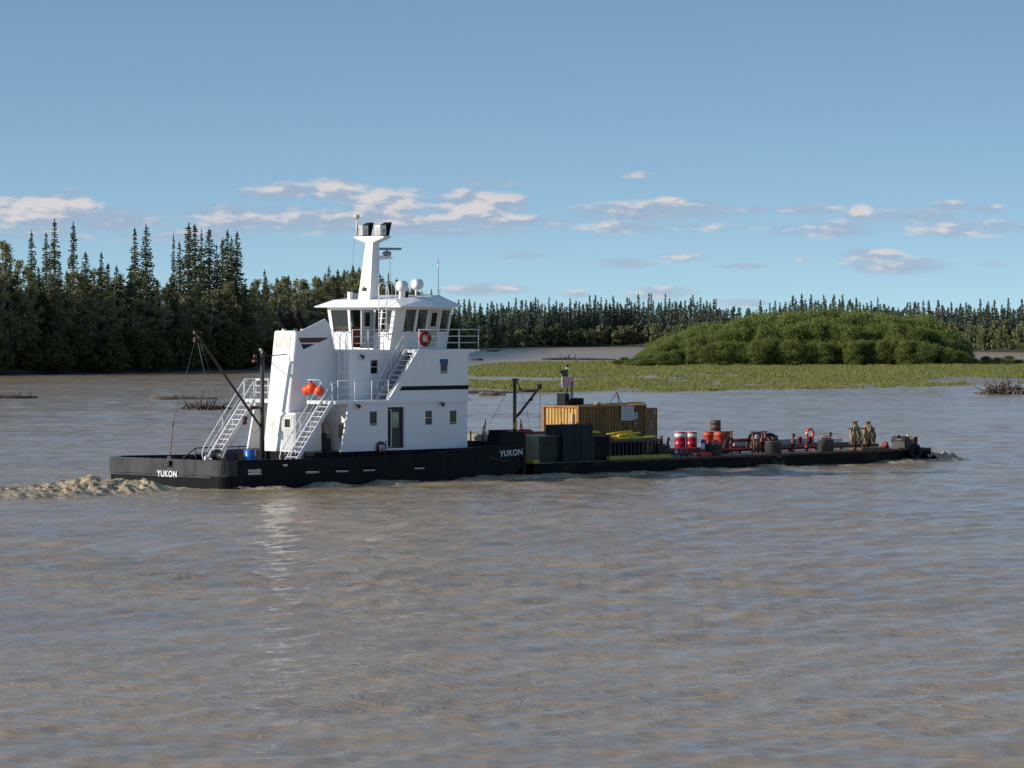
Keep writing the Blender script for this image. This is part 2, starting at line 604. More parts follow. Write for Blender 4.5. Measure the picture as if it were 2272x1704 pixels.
def vnoise(x, y, seed):
    """smooth value noise, numpy"""
    r = np.random.RandomState(seed).rand(256, 256)
    xi, yi = np.floor(x).astype(int), np.floor(y).astype(int)
    fx, fy = x - xi, y - yi
    fx, fy = fx * fx * (3 - 2 * fx), fy * fy * (3 - 2 * fy)
    g = lambda a, b: r[a % 256, b % 256]
    return (g(xi, yi) * (1 - fx) + g(xi + 1, yi) * fx) * (1 - fy) + (g(xi, yi + 1) * (1 - fx) + g(xi + 1, yi + 1) * fx) * fy


def water_mat():
    m = bpy.data.materials.new('silty_river_water')
    m.use_nodes = True
    g = NG(m.node_tree)
    out = g.n('ShaderNodeOutputMaterial')
    p = g.n('ShaderNodeBsdfPrincipled')
    g.link(p.outputs[0], out.inputs[0])
    tc = g.n('ShaderNodeTexCoord')
    mp = g.n('ShaderNodeMapping')
    g.link(tc.outputs['Object'], mp.inputs[0])
    mp.inputs['Scale'].default_value = (.05, .12, 1)
    silt = g.noise(mp.outputs[0], 1.0, 5, .6, .6)
    g.link(g.mix(g.ramp(silt, .3, .7), (*WATER_A, 1), (*WATER_B, 1)), p.inputs['Base Color'])
    p.inputs['Roughness'].default_value = WATER_ROUGH
    p.inputs['IOR'].default_value = 1.33
    p.inputs['Specular IOR Level'].default_value = .40
    mp2 = g.n('ShaderNodeMapping')
    g.link(tc.outputs['Object'], mp2.inputs[0])
    mp2.inputs['Scale'].default_value = (.52, 1.3, 1)
    mp2.inputs['Rotation'].default_value = (0, 0, R(12))
    h1n = g.noise(mp2.outputs[0], 1.9, 3, .6, .5)
    h1 = g.math('SUBTRACT', 1.0, g.math('POWER', g.math('ABSOLUTE', g.math('SUBTRACT', g.math('MULTIPLY', h1n, 2.0), 1.0)), .8))
    h2 = g.noise(mp2.outputs[0], 5.0, 3, .62, .3)
    mp3 = g.n('ShaderNodeMapping')
    g.link(tc.outputs['Object'], mp3.inputs[0])
    mp3.inputs['Scale'].default_value = (.03, .075, 1)
    slick = g.math('ADD', .45, g.math('MULTIPLY', g.ramp(g.noise(mp3.outputs[0], 1.0, 4, .6, 1.2), .35, .62), .75))
    b = g.n('ShaderNodeBump')
    b.inputs['Strength'].default_value = 1.0
    b.inputs['Distance'].default_value = 1.0
    sp = g.n('ShaderNodeSeparateXYZ')
    g.link(tc.outputs['Object'], sp.inputs[0])
    calm = g.math('MULTIPLY', g.ramp(sp.outputs[1], 440, 540), g.ramp(sp.outputs[0], -34, -14))
    slick = g.math('MULTIPLY', slick, g.math('SUBTRACT', 1.0, g.math('MULTIPLY', calm, .85)))   # sheltered back channel
    g.link(g.math('ADD', WATER_ROUGH, g.math('MULTIPLY', calm, .22)), p.inputs['Roughness'])
    g.link(g.math('MULTIPLY', slick, g.math('ADD', g.math('MULTIPLY', h1, WATER_B1), g.math('MULTIPLY', h2, WATER_B2))), b.inputs['Height'])
    g.link(b.outputs[0], p.inputs['Normal'])
    return m


WATER_A, WATER_B = (.40, .292, .182), (.315, .234, .155)
WATER_ROUGH = .10
WATER_B1, WATER_B2 = .048, .030


def build_river():
    ys = [26.0]
    while ys[-1] < 640:
        ys.append(ys[-1] + min(1.0, max(.14, .14 * (ys[-1] / 75) ** 1.35)))
    while ys[-1] < 2500:
        ys.append(ys[-1] * 1.02)
    ys = np.array(ys)
    s = np.linspace(-1, 1, 560)
    s = np.sign(s) * (.62 * np.abs(s) + .38 * np.abs(s) ** 3)
    Y = np.repeat(ys[:, None], len(s), 1)
    X = s[None, :] * (.36 * Y + 26)
    Z = np.zeros_like(X)
    gust = .55 + .9 * vnoise(X * .045 + 9, Y * .05, 3) * vnoise(X * .012 + 3, Y * .03 + 7, 5) * 1.6
    fade = np.clip((700 - Y) / 200, 0, 1)
    for i in range(64):
        lam = .6 * (7.5 / .6) ** WAVE_RNG.rand()
        th = R(-78) + WAVE_RNG.normal() * .75
        k = 2 * math.pi / lam
        a = .0046 * lam ** .80 * (1.0 if lam < 2.0 else .5)
        ph = WAVE_RNG.rand() * 6.28
        cell = .36 * Y / 250
        keep = np.clip((lam / np.maximum(cell, .05) - 2.2) / 2.0, 0, 1)
        arg = k * (X * math.cos(th) + Y * math.sin(th)) + ph + 1.3 * vnoise(X * .11 + i, Y * .11, i + 20)
        w = np.sin(arg)
        Z += a * (w + .25 * (w * w - .5)) * keep
    ss = lambda v, a, b: (lambda t: t * t * (3 - 2 * t))(np.clip((v - a) / (b - a), 0, 1))
    Z = WATER + Z * gust * fade * (1 - .65 * ss(Y, 440, 540) * ss(X, -34, -14))
    o = grid_mesh('river', X, Y, Z, water_mat())
    tag(o, 'wide brown silty river with small ripples reflecting the blue sky', None, kind='structure')


build_river()

BANK = [(-150, 440), (-110, 470), (-64, 508), (-47, 532), (-35, 556), (-29, 610), (-25, 660), (-19, 740), (-11, 815), (4, 862), (28, 868), (60, 835), (95, 762), (150, 690)]


def bank_samples(step):
    out = []
    acc = 0.0
    for (a, b) in zip(BANK[:-1], BANK[1:]):
        d = Vector((b[0] - a[0], b[1] - a[1]))
        L = d.length
        d.normalize()
        nrm = Vector((-d.y, d.x))
        while acc < L:
            p = Vector(a) + d * acc
            out.append((p, nrm))
            acc += step
        acc -= L
    return out


GROUNDM = mat('bank_soil', (.045, .04, .03), .9, col2=(.03, .035, .018), scale=.35, lo=.4, hi=.6)
MUDM = mat('sandbar_silt', (.27, .24, .21), .9, col2=(.19, .17, .14), scale=.12, lo=.35, hi=.65)


def build_bank():
    rows = []
    prof = [(-3, -1.2), (0, -.25), (1.5, .25), (4, .9), (12, 1.1), (40, 1.3), (160, 1.6), (700, 3)]
    sm = bank_samples(6)
    # smooth the normals along the bend
    ns = [sum((sm[max(0, min(len(sm) - 1, i + k))][1] for k in range(-6, 7)), Vector((0, 0))).normalized() for i in range(len(sm))]
    X = np.zeros((len(prof), len(sm)))
    Y, Z = X.copy(), X.copy()
    rng = random.Random(4)
    for j, (p, _) in enumerate(sm):
        for i, (d, z) in enumerate(prof):
            q = p + ns[j] * (d + (rng.uniform(-.8, .8) if 0 <= d < 6 else 0))
            X[i, j], Y[i, j], Z[i, j] = q.x, q.y, z + rng.uniform(-.15, .15) * (d > 0)
    o = grid_mesh('river_bank', X, Y, Z, GROUNDM)
    tag(o, 'low wooded river bank curving round the far side of the water', None, kind='structure')
    return ns


bank_n = build_bank()

# ---- sandbar island
FRONT = [(-14, 470), (-8, 440), (-4, 426), (3, 409), (15, 409), (24, 420), (41, 428), (48, 442), (59, 458), (80, 470), (130, 480)]
BACK = [(-14, 500), (-9, 560), (-4, 580), (4, 596), (15, 624), (40, 640), (72, 632), (130, 640)]


def lin(tab, x):
    return np.interp(x, [p[0] for p in tab], [p[1] for p in tab])


def island_z(X, Y):
    X, Y = np.asarray(X, float), np.asarray(Y, float)
    f, b = lin(FRONT, X), lin(BACK, X)
    df, db = Y - f, b - Y
    d = np.minimum(df * .022, db * .03)
    rise = np.clip(d, -1.0, .42)
    left = np.clip((14 - X) / 22, 0, 1)          # the low tail breaks up into strips
    nz = (vnoise(X * .10 + 40, Y * .045, 71) - .5) * .42 + (vnoise(X * .35, Y * .13, 72) - .5) * .16
    chan = np.exp(-((Y - (f + 62 + 8 * np.sin(X * .21))) / 24.0) ** 2) * np.clip((19 - X) / 9, 0, 1)
    return WATER + np.minimum(rise, .42 - left * .30) + nz * (.35 + .75 * left) - .52 * chan


def build_island():
    xs = np.arange(-16, 131, .8)
    ys = np.arange(398, 648, 1.0)
    X, Y = np.meshgrid(xs, ys)
    Z = np.maximum(island_z(X, Y), -1.2)
    o = grid_mesh('sandbar_ground', X, Y, Z, MUDM)
    tag(o, 'low flat silt sandbar lying in the middle of the river', None, kind='structure')


build_island()


# ================================================================== VEGETATION
def leaf_quad(mb, c, w, h, rng, tilt=1.2, mi=0, yaw=None):
    a = rng.uniform(0, 6.283) if yaw is None else yaw
    t = rng.uniform(-tilt, tilt)
    s = Vector((math.cos(a), math.sin(a), 0)) * w * .5
    u = Vector((-math.sin(a) * math.sin(t), math.cos(a) * math.sin(t), math.cos(t))) * h * .5
    c = Vector(c)
    k = rng.uniform(.3, .7)
    mb.add([c - u, c + s + u * (k - .5), c + u, c - s + u * (.5 - k)], [(0, 1, 2, 3)], mi)


def mesh_of(mb, name, mats):
    me = bpy.data.meshes.new(name)
    me.from_pydata(mb.v, [], mb.f)
    for m in mats:
        me.materials.append(m)
    me.polygons.foreach_set('material_index', mb.m)
    me.polygons.foreach_set('use_smooth', mb.s)
    me.update()
    return me


def spruce_mesh(seed, H, RR, step, pieces, whorl, base=.08, ragged=.5, top=.3, size=1.0):
    rng = random.Random(seed)
    cr, tr = MB(), MB()
    tr.tube([(0, 0, -.3), (rng.uniform(-.1, .1), 0, H * .5), (0, 0, H * .98)], [H * .0115, H * .007, .02], 6)
    z = base * H
    off = rng.uniform(0, 100)
    while z < H * .985:
        t = z / H
        env = (1 - t) ** .72 * RR * min(1, .55 + t * 3)
        env *= 1 - ragged * .18 + ragged * .5 * mnoise.noise((z * .9, off, 0))
        env = max(env, .0) + .09
        n = whorl if t < .85 else max(3, whorl - 2)
        a0 = rng.uniform(0, 6.28)
        for k in range(n):
            if rng.random() < .22 * ragged:
                continue
            a = a0 + 6.283 * k / n + rng.uniform(-.4, .4)
            L = env * rng.uniform(.6, 1.15)
            for q in range(pieces):
                u = (q + .7) / pieces
                p = (math.cos(a) * L * u, math.sin(a) * L * u, z - L * .42 * u ** 1.4 + (.12 * L if u > .8 else 0) + rng.uniform(-.08, .08))
                w = (.17 + L * .24) * rng.uniform(.7, 1.3) * size
                h = (.18 + L * .20) * rng.uniform(.7, 1.3) * size
                leaf_quad(cr, p, w, h, rng, 1.0, yaw=a + rng.uniform(-.9, .9))
        z += step * rng.uniform(.75, 1.3)
    for k in range(7):
        leaf_quad(cr, (0, 0, H - k * top * .5), .12 + .05 * k, top * 1.1, rng, .3)
    return cr, tr


def broadleaf_mesh(seed, H, RR, base, clumps, per, leaf, conic=.0, soft=.42, shoots=0):
    rng = random.Random(seed)
    cr, tr = MB(), MB()
    lean = (rng.uniform(-.06, .06) * H, rng.uniform(-.04, .04) * H)
    tr.tube([(0, 0, -.3), (lean[0] * .4, lean[1] * .4, H * .45), (lean[0], lean[1], H * .93)], [H * .012 + .03, H * .008 + .02, .02], 6)
    for c in range(clumps):
        t = base + (1 - base) * rng.random() ** (.8 + conic)
        prof = math.sin(math.pi * min(1, max(.06, (t - base) / (1 - base) * .86 + .14)))
        r = RR * prof ** .6 * rng.uniform(.35, 1.05)
        a = rng.uniform(0, 6.283)
        cc = Vector((math.cos(a) * r + lean[0] * t, math.sin(a) * r + lean[1] * t, t * H))
        if t > .2:
            zb = max(.15 * H, cc.z - r * rng.uniform(.8, 1.4))
            tr.tube([(lean[0] * zb / H, lean[1] * zb / H, zb), cc], [.035, .012], 4)
        rc = rng.uniform(.55, 1.0) * RR * soft
        for q in range(per):
            d = Vector((rng.gauss(0, 1), rng.gauss(0, 1), rng.gauss(0, .75)))
            d = d * min(1.0, 1.9 / max(d.length, .01)) * rc * .55
            s = leaf * rng.uniform(.6, 1.35)
            leaf_quad(cr, cc + d, s, s * 1.25, rng, 1.5)
    for c in range(shoots):                                  # upright leafy shoots that fray the outline
        a, r = rng.uniform(0, 6.283), RR * rng.uniform(.1, .95)
        z0 = H * (.98 - .42 * (r / RR) ** 2) * rng.uniform(.78, .98)
        for q in range(26):
            t = rng.random()
            s = leaf * rng.uniform(.55, 1.0) * (1.1 - .5 * t)
            leaf_quad(cr, (math.cos(a) * r + rng.gauss(0, .09), math.sin(a) * r + rng.gauss(0, .09), z0 + t * H * .16), s, s * 1.4, rng, 1.2)
    return cr, tr


def tree_proto(name, label, cat, cr, tr, cm, tm, whole=False):
    if whole:
        b = len(cr.v)
        cr.add(tr.v, tr.f, 1)
        o = bpy.data.objects.new(name, mesh_of(cr, name, [cm, tm]))
        COL.objects.link(o)
        return tag(o, label, cat)
    o = bpy.data.objects.new(name, None)
    COL.objects.link(o)
    tag(o, label, cat)
    for nm, mb, m in (('crown', cr, cm), ('trunk', tr, tm)):
        c = bpy.data.objects.new(nm, mesh_of(mb, name + '_' + nm, [m]))
        COL.objects.link(c)
        c.parent = o
    return o


class Forest:
    def __init__(self, protos):
        self.protos = protos
        self.used = set()

    def plant(self, idx, loc, h_scale, w_scale, rz, label=None, group=None):
        p = self.protos[idx % len(self.protos)]
        if idx % len(self.protos) not in self.used:
            self.used.add(idx % len(self.protos))
            o = p
        else:
            o = copy_tree(p)
        o.location = loc
        o.rotation_euler = (0, 0, rz)
        o.scale = (w_scale, w_scale, h_scale)
        if label:
            o['label'] = label
        if group:
            o['group'] = group
        return o


SPR_L = 'dark ragged spruce standing in the mixed wood along the near left bank'
BIR_L = 'grey green birch with pale trunk in the mixed wood along the left bank'
SHR_L = 'dark leafy shrub overhanging the water at the foot of the left wood'
spruces = Forest([tree_proto('spruce_tree', SPR_L, 'spruce', *spruce_mesh(10 + i, 18, (1.9, 1.6, 2.2, 1.7, 1.45)[i], .27, 3, 7, base=(.10, .2, .08, .28, .12)[i], ragged=(.6, .9, .5, .8, 1.0)[i]), NEEDLE, BARK) for i in range(5)])
birches = Forest([tree_proto('birch_tree', BIR_L, 'birch', *broadleaf_mesh(30 + i, 11, (1.6, 1.25, 1.9, 1.45, 1.15)[i], (.16, .22, .12, .2, .22)[i], 60, 44, .22, .5), LEAF, BIRCH) for i in range(5)])
shrubs = Forest([tree_proto('bank_shrub', SHR_L, 'shrub', *broadleaf_mesh(50 + i, 4.2, (1.9, 2.3, 1.6)[i], .02, 34, 40, .30), LEAFD, BARK) for i in range(3)])
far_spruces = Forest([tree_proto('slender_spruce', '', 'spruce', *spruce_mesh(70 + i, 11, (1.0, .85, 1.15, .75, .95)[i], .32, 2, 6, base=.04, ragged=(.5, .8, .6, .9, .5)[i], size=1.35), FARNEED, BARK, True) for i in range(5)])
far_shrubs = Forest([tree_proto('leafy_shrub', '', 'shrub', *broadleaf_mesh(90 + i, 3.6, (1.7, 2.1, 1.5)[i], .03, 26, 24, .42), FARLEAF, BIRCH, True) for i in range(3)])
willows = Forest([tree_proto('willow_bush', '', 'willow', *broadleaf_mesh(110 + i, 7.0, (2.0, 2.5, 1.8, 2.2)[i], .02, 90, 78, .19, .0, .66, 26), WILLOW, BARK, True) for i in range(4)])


def ground_at(px, Y):
    return (px - 1136) / 9000 * Y


def plant_left_wood():
    rng = random.Random(5)
    g1, g2, g3 = 'spruces of the left wood', 'birches of the left wood', 'shrubs along the left bank'
    # tall spires that stand clear of the wood: bearing, top elevation, distance, width, label
    spires = [(70, 511, 534, .9, 'tall thin spruce standing alone at the far left, first spire above the birches'),
              (102, 513, 540, .85, 'slightly shorter spruce spire just left of the tallest one in the left wood'),
              (121, 486, 536, 1.25, 'tallest dark spruce spire of the left wood'),
              (163, 492, 545, 1.05, 'tall open spruce with ragged branches just right of the tallest spire'),
              (299, 505, 550, 1.15, 'left one of the two paired tall spruces in mid wood'),
              (324, 498, 552, 1.3, 'right and fuller one of the two paired tall spruces in mid wood'),
              (385, 515, 566, .5, 'thin half dead spruce pole left of the dense spruce cluster'),
              (398, 536, 560, .8, 'shorter spruce between the thin dead pole and the dense cluster'),
              (419, 494, 566, 1.45, 'tallest spruce at the left side of the dense cluster'),
              (432, 497, 570, 1.55, 'broad dark spruce in the heart of the dense cluster'),
              (447, 508, 575, .8, 'narrow spruce right of the heart of the dense cluster'),
              (464, 506, 568, 1.35, 'dark spruce with rounded tip right of the dense cluster gap'),
              (481, 540, 572, .9, 'short spruce in the dip between the two halves of the cluster'),
              (494, 528, 578, 1.2, 'spruce left of the last tall pair of the cluster'),
              (505, 509, 574, 1.25, 'tall spruce of the last pair in the cluster'),
              (514, 524, 580, .9, 'spruce close behind the last tall pair of the cluster'),
              (526, 513, 572, 1.1, 'last tall spruce at the right end of the dense cluster'),
              (587, 598, 600, .9, 'small spruce spire above the wood behind the black exhaust pipes'),
              (640, 610, 640, .9, 'small spruce spire left of the white wheelhouse roof'),
              (880, 620, 735, .8, 'short spruce seen just right of the white mast above the wheelhouse roof'),
              (862, 604, 725, .8, 'slim spruce seen right behind the foot of the white mast'),
              (957, 640, 800, .8, 'small dark spruce tip showing over the right part of the wheelhouse roof')]
    for i, (px, py, Y, w, lab) in enumerate(spires):
        h = CAM_H + (681 - py) / 9000 * Y - .8
        spruces.plant((i * 2 + (3 if w < .9 else 0)) % 5, (ground_at(px, Y), Y, .8), h / 18, w * (.85 + .25 * h / 18), rng.uniform(0, 6.28), lab)

    def canopy(px):
        return np.interp(px, [-200, -60, 0, 30, 60, 110, 160, 215, 260, 300, 350, 420, 530, 560, 600, 680, 760, 800, 860, 960, 1040],
                         [540, 545, 528, 545, 575, 585, 590, 562, 595, 600, 600, 620, 622, 622, 606, 618, 590, 592, 622, 650, 668])
    # mixed body of the wood
    sm = bank_samples(1.9)
    for (p, nr) in sm:
        if p.y < 470 or p.x > -9 or p.x < -74:
            continue
        for d, kind in ((.9, 's'), (2.2, 's'), (4.2, 'b'), (6.0, 'p'), (8.5, 'p'), (11.0, 'b'), (13.5, 'p')):
            if p.y > 560 and (d > 9 or rng.random() < .18):
                continue
            if d > 13 and rng.random() < .75:
                continue
            if kind == 's' and rng.random() < (.25 if p.y < 560 else .6):
                continue
            q = p + nr * (d + rng.uniform(-1.2, 1.4)) + Vector((rng.uniform(-.9, .9), rng.uniform(-.9, .9)))
            px = 1136 + 9000 * q.x / q.y
            hmax = CAM_H + (681 - canopy(px)) / 9000 * q.y - .8
            if kind == 's':
                shrubs.plant(rng.randrange(3), (q.x, q.y, .3), rng.uniform(.6, 1.25), rng.uniform(.8, 1.2), rng.uniform(0, 6.28), SHR_L, g3)
            elif (kind == 'b' and rng.random() < .8) or rng.random() < .15:
                h = hmax * rng.uniform(.6, .98)
                birches.plant(rng.randrange(5), (q.x, q.y, .8), h / 11, rng.uniform(.8, 1.2), rng.uniform(0, 6.28), BIR_L, g2)
            else:
                h = hmax * rng.uniform(.66, 1.0) * (1.10 if rng.random() < .25 else 1.0)
                spruces.plant(rng.randrange(5), (q.x, q.y, .8), h / 18, rng.uniform(1.05, 1.45), rng.uniform(0, 6.28), SPR_L, g1)


plant_left_wood()
def far_top(q, rng):
    px = 1136 + 9000 * q.x / q.y
    top = np.interp(px, [980, 1100, 1300, 1450, 1560, 1620, 1680, 1760, 1900, 2050, 2272], [684, 682, 674, 670, 672, 692, 688, 670, 674, 686, 680])
    lift = rng.choice((-14, -10, -6, -3, 0, 0, 3, 6, 10, 14, 20))
    return CAM_H + (681 - top + lift) / 9000 * q.y - .6


def far_bank_y(px):
    return np.interp(px, [940, 1014, 1178, 1426, 1783, 2258, 2600], [775, 815, 862, 868, 835, 762, 720])


def plant_far_wood():
    rng = random.Random(8)
    # shrub belt at the water's edge
    px = 960.0
    while px < 2330:
        Y = far_bank_y(px) + rng.uniform(1.5, 5)
        tall = np.interp(px, [1000, 1600, 2100, 2300], [1.0, .95, 1.25, 1.3])
        far_shrubs.plant(rng.randrange(3), (ground_at(px, Y), Y, .35), tall * rng.uniform(.65, 1.15), rng.uniform(.7, 1.05), rng.uniform(0, 6.28),
                         'grey green shrub in the low belt at the foot of the far spruces', 'shrubs along the far bank')
        px += rng.uniform(8, 15)
    for d, p0 in ((6.5, 962.0), (10, 967.0)):
        px = p0
        while px < 2325:
            Y = far_bank_y(px) + d + rng.uniform(-1.5, 1.5)
            q = Vector((ground_at(px, Y), Y))
            far_spruces.plant(rng.randrange(5), (q.x, q.y, .6), far_top(q, rng) / 11, rng.uniform(.85, 1.3), rng.uniform(0, 6.28),
                              'narrow dark spruce in the long tree line along the far bank', 'spruces along the far bank')
            px += rng.uniform(6.5, 12.5) + (6 if 1600 < px < 1690 and rng.random() < .5 else 0)
    # the wood behind the front rows reads as one dark mass
    mb = MB()
    px = 930.0
    while px < 2420:
        Y = far_bank_y(px) + rng.uniform(14, 34)
        q = Vector((ground_at(px, Y), Y))
        h = far_top(q, rng) * rng.uniform(.80, .97)
        rr = rng.uniform(.8, 1.2)
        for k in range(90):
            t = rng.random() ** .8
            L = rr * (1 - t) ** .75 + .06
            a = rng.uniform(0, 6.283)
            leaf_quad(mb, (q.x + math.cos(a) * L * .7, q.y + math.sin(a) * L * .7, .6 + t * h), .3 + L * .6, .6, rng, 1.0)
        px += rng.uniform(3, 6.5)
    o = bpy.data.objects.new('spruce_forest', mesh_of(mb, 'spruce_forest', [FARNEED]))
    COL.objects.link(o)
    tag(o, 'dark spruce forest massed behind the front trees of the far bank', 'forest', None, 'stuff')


plant_far_wood()


def plant_willows():
    rng = random.Random(21)
    prof = ([1392, 1420, 1450, 1500, 1550, 1620, 1700, 1800, 1900, 2000, 2060, 2100, 2140, 2170], [.9, 1.8, 3.2, 4.6, 5.6, 6.7, 7.4, 7.8, 7.7, 7.5, 6.6, 5.2, 3.6, 1.6])
    for row, Y in enumerate((556, 560, 565, 571, 578)):
        px = 1400 + row * 6
        while px < 2165 - row * 6:
            h = .87 * np.interp(px, *prof) * (.55, .84, .98, 1.02, 1.05)[row] * rng.uniform(.84, 1.06)
            yy = Y + rng.uniform(-2, 2)
            x = ground_at(px, yy)
            willows.plant(rng.randrange(4), (x, yy, .2), h / 7.0, min(.92, .40 + h / 13) * rng.uniform(.7, 1.1), rng.uniform(0, 6.28),
                          'leafy green willow in the dense rounded thicket on the sandbar', 'willows of the sandbar thicket')
            px += rng.uniform(15, 23) * (1.0 if h > 3 else .75)
    for px, Y, h in ((1385, 566, 1.2), (1368, 560, .9), (2188, 566, 1.3), (2215, 575, 1.0), (2240, 578, 1.2), (2262, 572, .8)):
        lab = 'small willow clump at the open left end of the thicket' if px < 1400 else 'low willow clump by the water right of the thicket'
        willows.plant(rng.randrange(4), (ground_at(px, Y), Y, .15), h / 7, .45, rng.uniform(0, 6.28), lab, 'low willow clumps beside the thicket')


plant_willows()


def build_grass():
    rng = np.random.RandomState(3)
    N = 60000
    X = rng.uniform(-14, 92, N)
    Y = 405 + (rng.rand(N) ** 1.5) * 190
    z = island_z(X, Y)
    patch = vnoise(X * .16 + 5, Y * .07, 91) * .55 + vnoise(X * .55, Y * .25, 92) * .45
    f = lin(FRONT, X)
    bare = np.exp(-((Y - (f + 52)) / 20.0) ** 2) * np.clip((X - 6) / 8, 0, 1) * np.clip((50 - X) / 14, 0, 1) * .33
    bare += np.exp(-((Y - (f + 8)) / 9.0) ** 2) * np.clip((X - 46) / 6, 0, 1) * .5
    bare += .10 * (Y < f + 90)
    ok = (z > WATER - .05) & (patch - bare > .165) & (Y < lin(BACK, X))
    X, Y, z, patch = X[ok], Y[ok], z[ok], patch[ok]
    v, f = [], []
    for i in range(len(X)):
        h = (.16 + .42 * max(0, patch[i] - .3)) * rng.uniform(.6, 1.4)
        if rng.rand() < .02:
            h *= 1.9
        for k in range(5):
            a = rng.uniform(0, 6.283)
            w = rng.uniform(.035, .095)
            dx, dy = rng.uniform(-.3, .3, 2)
            lx, ly = rng.uniform(-.18, .18, 2)
            b = len(v)
            cx, cy, cz = X[i] + dx, Y[i] + dy, z[i]
            v += [(cx - math.cos(a) * w, cy - math.sin(a) * w, cz - .03), (cx + math.cos(a) * w, cy + math.sin(a) * w, cz - .03),
                  (cx + lx + w * .5 * math.cos(a), cy + ly, cz + h), (cx + lx - w * .5 * math.cos(a), cy + ly, cz + h * .85)]
            f.append((b, b + 1, b + 2, b + 3))
    me = bpy.data.meshes.new('grass')
    me.from_pydata(v, [], f)
    me.materials.append(GRASSM)
    o = bpy.data.objects.new('grass', me)
    COL.objects.link(o)
    tag(o, 'yellow green grass and seedlings covering the low sandbar', 'grass', kind='stuff')


build_grass()


# ---- driftwood
def wad_mesh(seed, size, n, log=0.0, up=0.0):
    rng = random.Random(seed)
    mb = MB()
    for i in range(n):
        a = rng.uniform(0, 6.283)
        L = size * rng.uniform(.3 + up * .15, .72 + up * .2)
        p = Vector((rng.gauss(0, size * .34), rng.gauss(0, size * .2), -.1))
        pts = [p]
        d = Vector((math.cos(a), math.sin(a), rng.uniform(.15 + up * .5, 1.0 + up))).normalized()
        for k in range(4):
            d = (d + Vector((rng.uniform(-.5, .5), rng.uniform(-.5, .5), rng.uniform(-.45 - up * .1, .2)))).normalized()
            p = p + d * L / 4
            pts.append(p)
        r = size * rng.uniform(.03, .065)
        mb.tube(pts, [r, r * .85, r * .65, r * .45, r * .2], 5)
    for k in range(4):
        mb.sphere((rng.uniform(-.35, .35) * size, rng.uniform(-.15, .15) * size, 0), size * rng.uniform(.16, .27), 7, 0, (1.4, .9, .95))
    if log:
        mb.tube([(0, 0, .1), (log * .5, .1, .12), (log, .2, -.08)], [size * .13, size * .10, size * .05], 7)
        for k in range(3):
            x = log * (.4 + .2 * k)
            mb.tube([(x, .1, .1), (x + .3, .3, .5 + .2 * rng.random())], [.04, .012], 4)
    return mb


def log_mesh(seed, L, r, twigs=4):
    rng = random.Random(seed)
    mb = MB()
    pts = [(-L / 2 + L * k / 6, rng.uniform(-.15, .15), .03 + rng.uniform(-.05, .06)) for k in range(7)]
    mb.tube(pts, [r, r, r * .95, r * .85, r * .7, r * .5, r * .25], 7)
    for k in range(twigs):
        x = rng.uniform(-L * .4, L * .45)
        mb.tube([(x, 0, .05), (x + rng.uniform(-.3, .6), rng.uniform(-.2, .2), rng.uniform(.3, .75))], [r * .35, .012], 4)
    return mb


def drift(mb, m, label, cat, px, py, rz=0.0, name='driftwood_snag', z=WATER, dz=0.0):
    Y = (CAM_H - z) * 9000 / (py - 681)
    o = mb.build(name, m)
    tag(o, label, cat)
    put(o, (ground_at(px, Y), Y, z + dz + (.08 if name == 'floating_log' else 0)), rz)


drift(wad_mesh(1, 2.0, 80, 3.2, .15), DRIFTD, 'dark root clump with a stub of trunk drifting left of the tug', 'driftwood', 440, 908, .1)
drift(log_mesh(2, 6.2, .2, 8), DRIFT, 'long bare log with twigs floating behind the root clump', 'log', 408, 886, .05, 'floating_log')
drift(log_mesh(3, 4.6, .22, 4), DRIFTD, 'low floating log at the far left edge of the river', 'log', 30, 884, .0, 'floating_log')
drift(log_mesh(4, 6.5, .19, 2), DRIFT, 'floating log seen just right of the white deckhouse', 'log', 1078, 872, .1, 'floating_log')
drift(log_mesh(5, 2.6, .22, 2), DRIFT, 'short pale log floating in front of the long log by the deckhouse', 'log', 1092, 877, -.1, 'floating_log')
drift(log_mesh(6, 2.8, .2, 4), DRIFTD, 'dark log lying off the grassy tail near the small bow derrick', 'log', 1178, 870, .1, 'floating_log')
drift(wad_mesh(7, 1.7, 18), DRIFTD, 'dark snag alone in the far channel close to the white deckhouse', 'driftwood', 1058, 800, .3)
drift(wad_mesh(8, 2.0, 26), DRIFTD, 'branched snag sticking up in the middle of the far channel', 'driftwood', 1262, 798, .8)
drift(log_mesh(9, 12, .22, 9), DRIFTD, 'long low log line on the shoal beside the branched snag', 'log', 1285, 798.5, .02, 'floating_log')
drift(wad_mesh(10, 1.9, 16), DRIFTD, 'small dark snag far off near the opposite bank', 'driftwood', 1094, 780, .3)
drift(wad_mesh(11, 2.9, 150, 0, .3), DRIFT, 'large tangled root wad stranded at the right edge of the river', 'driftwood', 2236, 874, .2, dz=.1)
drift(wad_mesh(12, 1.3, 24), DRIFT, 'grey root stump on the silt left of the forked stump', 'driftwood', 1636, 845, .2, z=.05)
drift(wad_mesh(13, 1.3, 18), DRIFT, 'forked grey stump in the grass right of the rounder stump', 'driftwood', 1698, 838, .9, z=.1)
drift(wad_mesh(14, 1.0, 16), DRIFT, 'small bleached stump in the grass before the thicket', 'driftwood', 1922, 832, .9, z=.2)
# ================================================================== TUGBOAT
tug = empty('tugboat', 'white and black river pusher tug with its wheelhouse mast and funnel, shoving the loaded barge', 'tugboat', T(0, 0, 0), HEAD)
SHEER = [(0, 1.20), (.8, 1.17), (6, 1.10), (13, 1.15), (15.6, 1.34), (18, 1.5), (20, 1.6)]


def sheer(x):
    return float(np.interp(x, [p[0] for p in SHEER], [p[1] for p in SHEER]))


